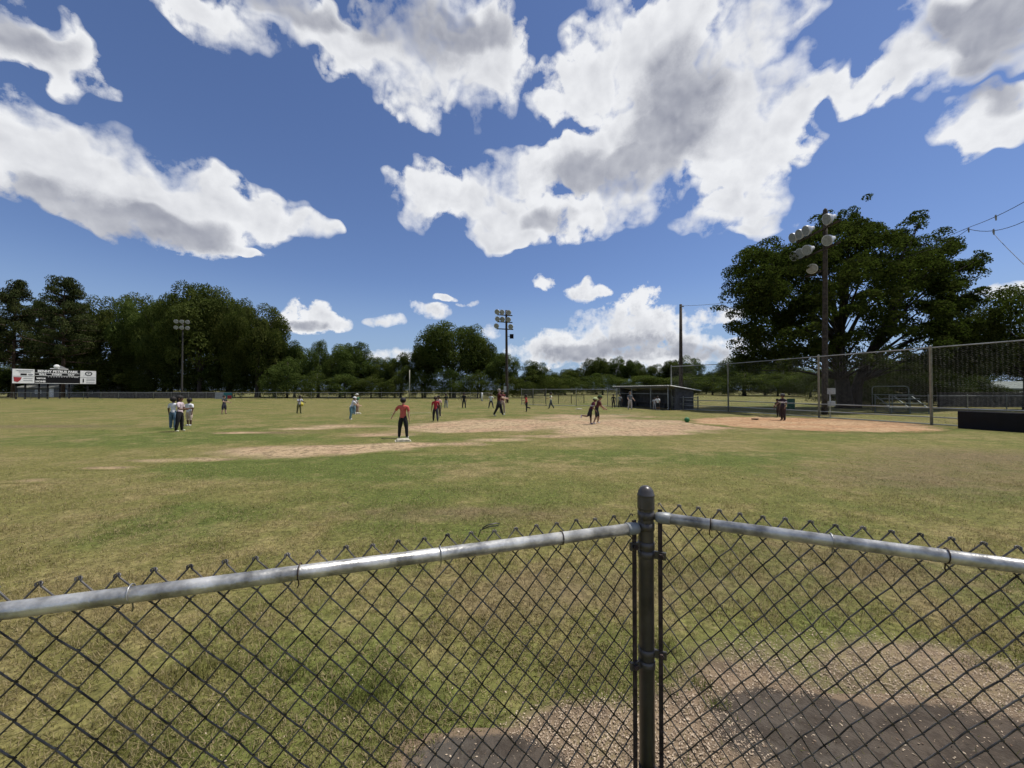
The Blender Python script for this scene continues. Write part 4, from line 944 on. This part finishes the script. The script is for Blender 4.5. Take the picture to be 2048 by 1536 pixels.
# ------------------------------------------------------------------ people
CM = {}
def cmat(col, rough=.85):
    key = tuple(round(c, 3) for c in col)
    if key not in CM: CM[key] = pmat('cloth_%d' % len(CM), col, rough, .10, 18, bump=.15, bscale=60)
    return CM[key]
SKIN = {'light': (.52, .33, .24), 'tan': (.36, .21, .14), 'brown': (.16, .085, .052), 'dark': (.085, .045, .028)}
def person(label, foot, h, face, shirt, pants, skin='tan', shoes=(.5, .5, .5), hair=(.015, .012, .010), style='short', group='people on the field',
           lean=0, armL=(5, 8, 10), armR=(5, 8, 10), legL=(4, 4, 4), legR=(-4, 4, 4), sleeve='short', leg='long', cap=None, bulk=1.0, headturn=0, stripe=None, seat=None, loc=None, bigh=1.12):
    # ---- joints in units of body height; +y is forward, +x the person's right
    J = []; RAD = []; E = []; REG = []
    def jt(p, r, par=None, reg=None):
        J.append(Vector(p)); RAD.append(r)
        if par is not None: E.append((par, len(J) - 1)); REG.append(reg)
        return len(J) - 1
    def tl(p):                                           # lean of the trunk about the pelvis
        p = Vector(p) - Vector((0, 0, .53)); a = R(lean)
        return Vector((p.x, p.y * math.cos(a) + p.z * math.sin(a), -p.y * math.sin(a) + p.z * math.cos(a))) + Vector((0, 0, .53))
    B = bulk * 1.16
    pel = jt((0, 0, .53), .070 * B)
    wst = jt(tl((0, 0, .61)), .066 * B, pel, 'shirt'); chs = jt(tl((0, .005, .70)), .074 * B, wst, 'shirt'); upc = jt(tl((0, 0, .785)), .058 * B, chs, 'shirt')
    nk = jt(tl((0, .004, .838)), .030, upc, 'shirt')
    ht = R(headturn); hf = Vector((math.sin(ht), math.cos(ht), 0))
    hc = tl((0, .012, .838 + .085 * bigh))
    hb = jt(tl((0, .012, .862)) , .040 * bigh, nk, 'skin'); hm = jt(hc, .058 * bigh, hb, 'skin'); hcn = jt(hc + Vector((0, -.004, .040 * bigh)), .044 * bigh, hm, 'skin')
    jt(hc + hf * .060 * bigh + Vector((0, 0, -.012)), .010, hm, 'skin')
    for sx, arm in ((-1, armL), (1, armR)):
        fw, out, bend = (R(a) for a in arm)
        sh = jt(tl((sx * .098 * B, 0, .795)), .036 * B, upc, 'shirt')
        d1 = Vector((sx * math.sin(out), math.sin(fw) * math.cos(out), -math.cos(fw) * math.cos(out)))
        f2 = fw + bend; o2 = out * .8
        d2 = Vector((sx * math.sin(o2), math.sin(f2) * math.cos(o2), -math.cos(f2) * math.cos(o2)))
        el = J[sh] + d1 * .165; wr = el + d2 * .145
        m1 = jt(J[sh] + d1 * .095, .032 * B, sh, 'sleeve'); e_ = jt(el, .0245, m1, 'arm' if sleeve != 'long' else 'sleeve')
        m2 = jt(el + d2 * .07, .0225, e_, 'arm' if sleeve != 'long' else 'sleeve'); w_ = jt(wr, .0155, m2, 'arm' if sleeve != 'long' else 'sleeve')
        lat = d2.cross(Vector((sx, 0, .2))); lat = lat.normalized() if lat.length > .1 else Vector((0, 1, 0)); nrm = d2.cross(lat)
        pm = jt(wr + d2 * .035, .019, w_, 'skin')
        for q, ln in ((-.016, .034), (-.0055, .042), (.0055, .039), (.016, .030)):
            b1 = jt(wr + d2 * .056 + lat * q, .0062, pm, 'skin'); k1 = jt(J[b1] + d2 * ln * .55 + nrm * .004, .0056, b1, 'skin'); jt(J[k1] + d2 * ln * .4 + nrm * .012, .0048, k1, 'skin')
        th = jt(wr + d2 * .026 - lat * .024, .0068, pm, 'skin'); jt(J[th] + d2 * .026 - lat * .012, .0056, th, 'skin')
    ank = []
    for sx, lg in ((-1, legL), (1, legR)):
        fw, out, kn = (R(a) for a in lg)
        hp = jt((sx * .048 * B, 0, .505), .060 * B, pel, 'pants')
        d1 = Vector((sx * math.sin(out), math.sin(fw) * math.cos(out), -math.cos(fw) * math.cos(out))); f2 = fw - kn
        d2 = Vector((sx * math.sin(out) * .6, math.sin(f2), -math.cos(f2)))
        lw = 1.12 if leg != 'bare' else 1.0
        m1 = jt(J[hp] + d1 * .13, .058 * B * (1.05 if leg == 'shorts' else 1), hp, 'pants'); kn_ = jt(J[hp] + d1 * .235, .049 * (1.0 if leg == 'long' else .86), m1, 'pants')
        m2 = jt(J[kn_] + d2 * .10, .047 * (1.0 if leg == 'long' else .82), kn_, 'shin'); an_ = jt(J[kn_] + d2 * .215, .036 * (1.05 if leg == 'long' else .75), m2, 'shin')
        td = Vector((sx * .12, math.cos(f2), math.sin(f2))).normalized()
        hl = jt(J[an_] + d2 * .026 - td * .010, .026, an_, 'shoe'); jt(J[an_] + d2 * .028 + td * .085, .019, hl, 'shoe')
        ank += [J[hl].z - .026, J[len(J) - 1].z - .019]
    dz = -min(ank) if seat is None else seat / h - .45
    me = bpy.data.meshes.new('body'); me.from_pydata([tuple((j + Vector((0, 0, dz))) * h) for j in J], E, [])
    tmp = bpy.data.objects.new('tmp_body', me); C.objects.link(tmp)
    md = tmp.modifiers.new('skin', 'SKIN'); md.use_smooth_shade = True; md.branch_smoothing = .3
    sv = me.skin_vertices[0].data
    for i, r_ in enumerate(RAD): sv[i].radius = (r_ * h, r_ * h * (.86 if i in (pel, wst, chs, upc) else 1)); sv[i].use_root = (i == pel)
    tmp.modifiers.new('sub', 'SUBSURF').levels = 1
    dg = bpy.context.evaluated_depsgraph_get(); dg.update()
    bm_ = bpy.data.meshes.new_from_object(tmp.evaluated_get(dg)); bpy.data.objects.remove(tmp); bpy.data.meshes.remove(me)
    bm_.name = 'body'
    # ---- clothing regions by nearest bone
    n = len(bm_.polygons); ctr = np.empty(n * 3, np.float32); bm_.polygons.foreach_get('center', ctr); ctr = ctr.reshape(-1, 3)
    A = np.array([tuple((J[a] + Vector((0, 0, dz))) * h) for a, b in E]); Bv = np.array([tuple((J[b] + Vector((0, 0, dz))) * h) for a, b in E])
    D = Bv - A; t_ = np.clip(((ctr[:, None] - A[None]) * D[None]).sum(2) / (D * D).sum(1)[None], 0, 1)
    rr = np.array([(RAD[a] + RAD[b]) / 2 * h for a, b in E])
    dist = np.linalg.norm(ctr[:, None] - (A[None] + D[None] * t_[..., None]), axis=2) - rr[None]
    near = dist.argmin(1)
    reg = {'shirt': 0, 'sleeve': 0 if sleeve != 'none' else 2, 'skin': 2, 'arm': 2, 'pants': 1, 'shin': 1 if leg == 'long' else 2, 'shoe': 3}
    mi = np.array([reg[REG[k]] for k in near], np.int32)
    hip = (J[pel].z + dz) * h
    tor = np.array([REG[k] == 'shirt' for k in near])
    mi[tor & (ctr[:, 2] < hip - .02 * h)] = 1
    bm_.materials.clear()
    for m_ in (cmat(shirt), cmat(pants), cmat(SKIN[skin], .6), cmat(shoes, .6)): bm_.materials.append(m_)
    if stripe:
        bm_.materials.append(cmat(stripe)); s0 = (J[chs].z + dz) * h
        mi[(mi == 0) & (np.abs(ctr[:, 2] - s0) < .022 * h)] = 4
    bm_.polygons.foreach_set('material_index', mi)
    # ---- the person
    p = loc if loc is not None else foot
    t = thing('person', label, 'person', p, R(face - 90), group)
    link(bpy.data.objects.new('body', bm_), t)
    hc2 = (hc + Vector((0, 0, dz))) * h; s = .062 * bigh * h
    hm_ = cmat(hair, .7)
    mb = MB().ball(hc2 - hf * s * .24 + Vector((0, 0, s * .42)), (s * 1.06, s * 1.10, s * 1.02), 14, 9)
    if style == 'long': mb.ball(hc2 - hf * s * .75 + Vector((0, 0, -s * .75)), (s * .85, s * .5, s * 1.5), 12, 8)
    if style == 'tail': mb.ball(hc2 - hf * s * 1.5 + Vector((0, 0, s * .1)), (s * .36, s * .5, s * .8), 10, 7)
    if style == 'afro': mb.ball(hc2 - hf * s * .3 + Vector((0, 0, s * .5)), s * 1.28, 14, 9)
    if style != 'bald': mb.build('hair', hm_, t, True)
    lt = Vector((hf.y, -hf.x, 0))
    for q in (-1, 1): MB().ball(hc2 + hf * s * .90 + lt * q * s * .36 + Vector((0, 0, s * .08)), s * .11, 6, 4).build('eye', cmat((.02, .015, .012), .3), t)
    MB().ball(hc2 + hf * s * .84 + Vector((0, 0, -s * .50)), (s * .26, s * .16, s * .07), 8, 4).build('mouth', cmat((.25, .09, .08)), t)
    for q in (-1, 1): MB().ball(hc2 + lt * q * s * .98 - Vector((0, 0, s * .1)), (s * .14, s * .22, s * .3), 6, 5).build('ear', cmat(SKIN[skin], .6), t)
    if cap:
        cp = MB().ball(hc2 - hf * s * .12 + Vector((0, 0, s * .62)), (s * 1.16, s * 1.2, s * .85), 14, 8)
        c0 = hc2 + hf * s * 1.45 + Vector((0, 0, s * .55)); cp.ball(c0, (s * .8, s * .75, s * .08), 12, 4)
        cp.build('cap', cmat(cap), t, True)
    return t
WHITE, BLK, JEAN = (.72, .72, .73), (.012, .012, .014), (.085, .145, .20)
P = person
P('person in white shirt and blue jeans, leftmost of the group of three', gnd(346, 857.5), 1.30, 100, WHITE, JEAN, 'dark', (.6, .6, .6), armL=(10, 14, 20), armR=(8, 12, 15), style='afro')
P('person in pale pink shirt and black trousers, nearest of the group of three', gnd(359, 863), 1.40, 15, (.55, .45, .47), BLK, 'brown', (.62, .62, .45), style='long', armL=(15, 6, 80), armR=(18, 8, 70))
P('person in white shirt and beige shorts at right of the group of three', gnd(378, 851.5), 1.22, 265, WHITE, (.50, .40, .32), 'dark', WHITE, style='afro', leg='shorts', armL=(5, 10, 15), armR=(5, 10, 30), bulk=1.12)
P('person in dark vest and dark shorts looking right in left field', gnd(448, 828.5), 1.26, 350, (.03, .03, .035), (.035, .035, .05), 'light', (.05, .05, .05), leg='shorts', armL=(30, 8, 50), armR=(45, 10, 40))
P('person in grey shirt holding something yellow against the hip', gnd(598, 827), 1.25, 330, (.42, .42, .45), (.11, .11, .04), 'dark', (.04, .04, .04), lean=12, armL=(40, 8, 40), armR=(35, 12, 60))
P('hunched person in white shirt and blue jeans beside the person in green', gnd(702, 839.5), 1.28, 40, (.68, .66, .66), (.10, .19, .22), 'light', (.62, .60, .58), lean=22, armL=(35, 4, 30), armR=(35, 4, 40), legL=(6, 3, 12), legR=(-4, 3, 10), hair=(.03, .02, .015), cap=(.62, .62, .62))
P('person in white shirt between the hunched person and the person in green', gnd(708, 829), 1.20, 70, (.58, .57, .56), (.14, .22, .25), 'tan', (.5, .5, .5), lean=10)
P('person in green shirt and tan trousers wearing a pale cap', gnd(714, 826), 1.36, 250, (.03, .17, .07), (.32, .21, .14), 'tan', (.5, .5, .5), cap=(.55, .55, .50), armL=(20, 8, 60), armR=(10, 6, 20))
P('person in coral red shirt and black trousers, one arm out, by the near base', gnd(806, 876.5), 1.36, 84, (.48, .10, .075), BLK, 'light', (.55, .53, .5), hair=(.014, .012, .011), armL=(14, 40, 4), armR=(4, 5, 6), legL=(0, 6, 2), legR=(0, 7, 2), bulk=1.08, sleeve='short')
P('person in red shirt and black leggings walking left of the infield dirt', gnd(871, 843.5), 1.30, 100, (.30, .022, .03), (.02, .022, .03), 'brown', (.05, .045, .045), style='tail', hair=(.02, .012, .008), legL=(18, 5, 4), legR=(-20, 5, 6), armL=(-8, 8, 10), armR=(14, 8, 25))
P('person in pale pink shirt half hidden behind the person in red', gnd(877, 834), 1.28, 265, (.60, .38, .36), (.03, .03, .04), 'brown', (.2, .2, .2), armR=(20, 8, 60))
P('far outfielder in dark shirt and black and white trousers', gnd(892, 816.5), 1.28, 275, (.02, .03, .025), (.25, .26, .27), 'brown', (.05, .05, .05))
P('far outfielder all in black right of the central tree', gnd(928, 816.5), 1.38, 265, (.012, .014, .013), (.03, .03, .032), 'brown', (.04, .04, .04), legL=(4, 8, 4), legR=(-4, 8, 4))
P('far outfielder in white shirt and dark trousers with feet apart', gnd(982, 816.5), 1.30, 280, (.60, .62, .58), (.06, .06, .07), 'tan', (.05, .05, .05), legL=(8, 14, 8), legR=(-4, 14, 6), armL=(25, 14, 50), armR=(25, 14, 50))
P('tall person in maroon shirt and black trousers striding right', gnd(998, 832), 1.74, 5, (.075, .012, .014), BLK, 'light', (.55, .55, .55), hair=(.20, .18, .16), legL=(20, 4, 4), legR=(-20, 4, 8), armL=(52, 6, 28), armR=(40, 6, 40), bigh=1.0, bulk=1.15)
P('person in maroon striped shirt and beige trousers behind the striding person', gnd(1005, 826), 1.62, 300, (.12, .022, .024), (.42, .32, .25), 'tan', (.3, .3, .3), stripe=(.6, .58, .56), hair=(.02, .012, .01), style='long', bigh=1.02)
P('person in orange red shirt and black leggings running right of the striding person', gnd(1053, 823.5), 1.30, 200, (.45, .055, .04), (.02, .02, .022), 'brown', (.06, .05, .05), style='long', legL=(6, 4, 4), legR=(-8, 4, 70), armL=(30, 8, 70), armR=(-25, 10, 60), lean=6)
P('far person in pale green and white shirt running with arms out', gnd(1102, 817.5), 1.42, 190, (.50, .55, .40), (.06, .07, .075), 'tan', (.05, .05, .05), legL=(22, 8, 4), legR=(-18, 8, 20), armL=(20, 60, 40), armR=(15, 55, 50))
P('runner in maroon jersey and dark shorts with a leg kicked back', gnd(1181, 848.5), 1.32, 8, (.085, .012, .028), (.016, .014, .018), 'brown', (.36, .30, .42), cap=(.40, .46, .24), lean=26, legL=(8, 3, 6), legR=(-34, 4, 62), armL=(45, 6, 60), armR=(-30, 10, 70), leg='shorts', stripe=(.5, .46, .5), hair=(.06, .03, .02))
P('runner in black and green cap just ahead of the maroon jersey runner', gnd(1193, 848), 1.38, 4, (.11, .035, .035), (.03, .03, .03), 'tan', (.62, .60, .56), cap=(.03, .06, .02), lean=18, legL=(24, 3, 30), legR=(-6, 3, 18), armL=(30, 5, 20), armR=(24, 5, 30), leg='shorts', hair=(.05, .03, .02))
P('person in dark clothes beside the left end of the dugout', gnd(1227, 815.5), 1.24, 260, (.03, .028, .025), (.06, .05, .045), 'brown', (.05, .05, .05), group='people by the dugout')
P('person in grey shirt leaning by the first dugout post', gnd(1240, 815.5), 1.22, 270, (.26, .27, .28), (.05, .05, .05), 'brown', (.2, .2, .2), group='people by the dugout')
P('tall person in grey top and pale trousers standing before the dugout', gnd(1260, 819), 1.50, 285, (.16, .165, .18), (.50, .44, .42), 'light', (.10, .09, .08), bigh=1.03, armL=(10, 14, 40), armR=(10, 16, 50), group='people by the dugout', hair=(.10, .08, .06))
P('person in white shirt and black shorts at the dugout opening', gnd(1316, 820.5), 1.15, 240, WHITE, (.02, .02, .022), 'brown', (.4, .4, .4), lean=16, armL=(30, 10, 40), armR=(30, 12, 40), leg='shorts', group='people by the dugout')
P('small person in pale grey shirt left of the person in black shorts', gnd(1309, 819.5), 1.02, 250, (.55, .55, .56), (.30, .30, .31), 'brown', (.1, .1, .1), lean=10, group='people by the dugout', armL=(20, 10, 50))
P('person in dark grey seated on the dugout bench', None, 1.25, 215, (.10, .10, .105), (.05, .05, .055), 'brown', (.1, .1, .1), legL=(86, 8, 84), legR=(86, 8, 84), armL=(30, 8, 50), armR=(30, 8, 50), group='people by the dugout', seat=.46, loc=Vector((13.6, 36.1, 0)))
P('kicker in dark shirt with white stripe standing at home plate', gnd(1566, 841), 1.42, 195, (.026, .018, .034), (.035, .022, .022), 'brown', (.05, .02, .02), stripe=(.62, .60, .60), cap=(.07, .07, .07), armL=(6, 12, 30), armR=(16, 14, 40), legL=(4, 3, 6), legR=(-3, 3, 4))
P('person in brown clothes half hidden behind the kicker', gnd(1557, 834), 1.10, 200, (.075, .05, .035), (.06, .04, .035), 'brown', (.1, .06, .05), lean=12)
# what the person in grey holds
yb = thing('yellow_ball', 'yellow ball held against the grey shirted person', 'ball', gnd(603.5, 826) + Vector((0, -.05, 0)))
MB().ball((0, 0, .62), .14, 16, 10).build('ball', pmat('yellow_rubber', (.55, .45, .04), .5, .1), yb, True)
MB().lathe([(.012, .758), (.010, .764)], 8).build('valve', M['black'], yb)

# ------------------------------------------------------------------ grass blades, chips
def blade_mat():
    m = bpy.data.materials.new('grass_blade'); m.use_nodes = True; nt = m.node_tree; nt.nodes.clear(); b = NB(nt)
    pos = b.node('ShaderNodeNewGeometry').outputs['Position']; col, _, _ = turf_colour(b, pos); col = b.mix(1.0, col, (1.22, 1.22, 1.22), 'MULTIPLY')
    a = b.node('ShaderNodeAttribute', attribute_name='blade').outputs['Fac']
    col = b.mix(b.ramp(a, .45, .95), col, (.38, .31, .17)); col = b.mix(b.ramp(a, .0, .3, .2, 0.0), col, (.085, .125, .022))
    d = b.node('ShaderNodeBsdfDiffuse'); b.put(d.inputs[0], col); t = b.node('ShaderNodeBsdfTranslucent'); b.put(t.inputs[0], col)
    mx = b.node('ShaderNodeMixShader'); mx.inputs[0].default_value = .42; nt.links.new(d.outputs[0], mx.inputs[1]); nt.links.new(t.outputs[0], mx.inputs[2])
    o = b.node('ShaderNodeOutputMaterial'); nt.links.new(mx.outputs[0], o.inputs[0]); return m
def vfield(X, Y, lst):
    t = np.zeros_like(X)
    for (cx, cy, rx, ry) in lst: t += np.clip(1 - ((X - cx) / rx) ** 2 - ((Y - cy) / ry) ** 2, 0, None)
    return t
def vnoise(X, Y, s, seed):
    rng = np.random.default_rng(seed); n = 256; g = rng.random((n, n))
    x = X * s; y = Y * s; i = np.floor(x).astype(int); j = np.floor(y).astype(int); fx = x - i; fy = y - j; fx = fx * fx * (3 - 2 * fx); fy = fy * fy * (3 - 2 * fy)
    a = g[i % n, j % n]; b_ = g[(i + 1) % n, j % n]; c = g[i % n, (j + 1) % n]; d = g[(i + 1) % n, (j + 1) % n]
    return (a * (1 - fx) + b_ * fx) * (1 - fy) + (c * (1 - fx) + d * fx) * fy
def tri_mesh(name, V, attr, vals, mat):
    n = len(V) // 3; me = bpy.data.meshes.new(name); me.vertices.add(3 * n); me.vertices.foreach_set('co', V.astype(np.float32).ravel())
    me.loops.add(3 * n); me.loops.foreach_set('vertex_index', np.arange(3 * n, dtype=np.int32))
    me.polygons.add(n); me.polygons.foreach_set('loop_start', np.arange(0, 3 * n, 3, dtype=np.int32)); me.update(calc_edges=True)
    a = me.attributes.new(attr, 'FLOAT', 'POINT'); a.data.foreach_set('value', np.repeat(vals, 3).astype(np.float32)); me.materials.append(mat)
    return me
def grass():
    rng = np.random.default_rng(5); N = 760000
    y = .35 * (11.5 / .35) ** (rng.random(N) ** .62); hw = 1.5 * (y + .15) + 1.4; x = rng.uniform(-1, 1, N) * hw
    bare = vfield(x, y, CHIPS) * 1.1 + vfield(x, y, MUD) * 2.0
    cl = .55 * vnoise(x, y, 2.2, 1) + .45 * vnoise(x, y, 9.0, 2)
    weed = np.clip(vfield(x, y, [pxe(*e) for e in [(400, 1350, 90, 35), (760, 1385, 70, 35), (690, 1400, 60, 25), (600, 1345, 50, 22), (1405, 1375, 35, 18), (1430, 1415, 40, 18), (1330, 1300, 40, 20), (1960, 1335, 35, 16)]]), 0, 1)
    keep = (rng.random(N) < np.clip(.25 + 1.5 * (cl - .25) - bare * (.55 + .5 * cl), .02, 1)) | (rng.random(N) < weed * .6)
    keep &= rng.random(N) < np.clip((1 - np.abs(x) / hw) * 5, 0, 1)
    keep &= rng.random(N) < np.clip((11.5 - y) / 5.0, 0, 1)
    x, y, cl, weed = x[keep], y[keep], cl[keep], weed[keep]; n = len(x)
    a = rng.uniform(0, 2 * np.pi, n); tilt = np.clip(rng.normal(.95, .38, n), .1, 1.5)
    tilt = np.where(weed > .2, tilt * .7, tilt)
    ln = rng.uniform(.020, .050, n) * (.6 + .8 * cl) * (1 + weed * .6) * np.clip(1.25 - y / 12, .4, 1); w = rng.uniform(.0012, .0026, n) * (1 + .10 * y)
    tint = np.clip(rng.normal(.66, .27, n) - weed * .35, 0, 1)
    base = np.stack([x, y, np.full(n, .002)], 1); side = np.stack([-np.sin(a), np.cos(a), np.zeros(n)], 1)
    tip = base + np.stack([np.cos(a) * np.sin(tilt), np.sin(a) * np.sin(tilt), np.cos(tilt)], 1) * ln[:, None]
    V = np.stack([base - side * w[:, None], base + side * w[:, None], tip], 1).reshape(-1, 3)
    o = link(bpy.data.objects.new('grass_blades', tri_mesh('grass_blades', V, 'blade', tint, blade_mat())))
    tag(o, 'short green and straw coloured grass blades of the near lawn', 'grass', kind='stuff')
grass()
def chips():
    rng = np.random.default_rng(8); N = 150000
    y = 1.5 * (4.2 / 1.5) ** rng.random(N); x = rng.uniform(-.9, 1.5, N) * (y + .1)
    d = vfield(x, y, CHIPS); mud = vfield(x, y, MUD)
    keep = rng.random(N) < np.clip(d * 1.1 * (.35 + vnoise(x, y, 6, 4)) - mud * 1.3, 0, 1) * .75 + np.where(mud > .1, .03, 0) + .012
    x, y = x[keep], y[keep]; n = len(x)
    a = rng.uniform(0, 6.283, n); L = rng.uniform(.0022, .0078, n); W = L * rng.uniform(.25, .65, n); H = L * rng.uniform(.15, .35, n)
    tl = rng.normal(0, .35, n)
    u = np.stack([np.cos(a) * np.cos(tl), np.sin(a) * np.cos(tl), np.sin(tl)], 1); v = np.stack([-np.sin(a), np.cos(a), np.zeros(n)], 1); w = np.cross(u, v)
    c = np.stack([x, y, .010 + H * .6], 1)
    P4 = [c + u * L[:, None], c + v * W[:, None], c - u * L[:, None], c - v * W[:, None], c + w * H[:, None], c - w * H[:, None]]
    tris = [(0, 1, 4), (1, 2, 4), (2, 3, 4), (3, 0, 4), (1, 0, 5), (2, 1, 5), (3, 2, 5), (0, 3, 5)]
    V = np.stack([np.stack([P4[i], P4[j], P4[k_]], 1) for i, j, k_ in tris], 1).reshape(-1, 3)
    m = bpy.data.materials.new('chip'); m.use_nodes = True; b = NB(m.node_tree); p = m.node_tree.nodes['Principled BSDF']; p.inputs['Roughness'].default_value = .85
    b.put(p.inputs['Base Color'], b.mix(b.node('ShaderNodeAttribute', attribute_name='tone').outputs['Fac'], (.16, .10, .06), (.56, .45, .32)))
    o = link(bpy.data.objects.new('wood_chips', tri_mesh('wood_chips', V, 'tone', np.repeat(rng.random(n) ** .8, 8), m)))
    tag(o, 'pale scattered wood chips on the bare earth by the fence', 'wood chips', kind='stuff')
chips()
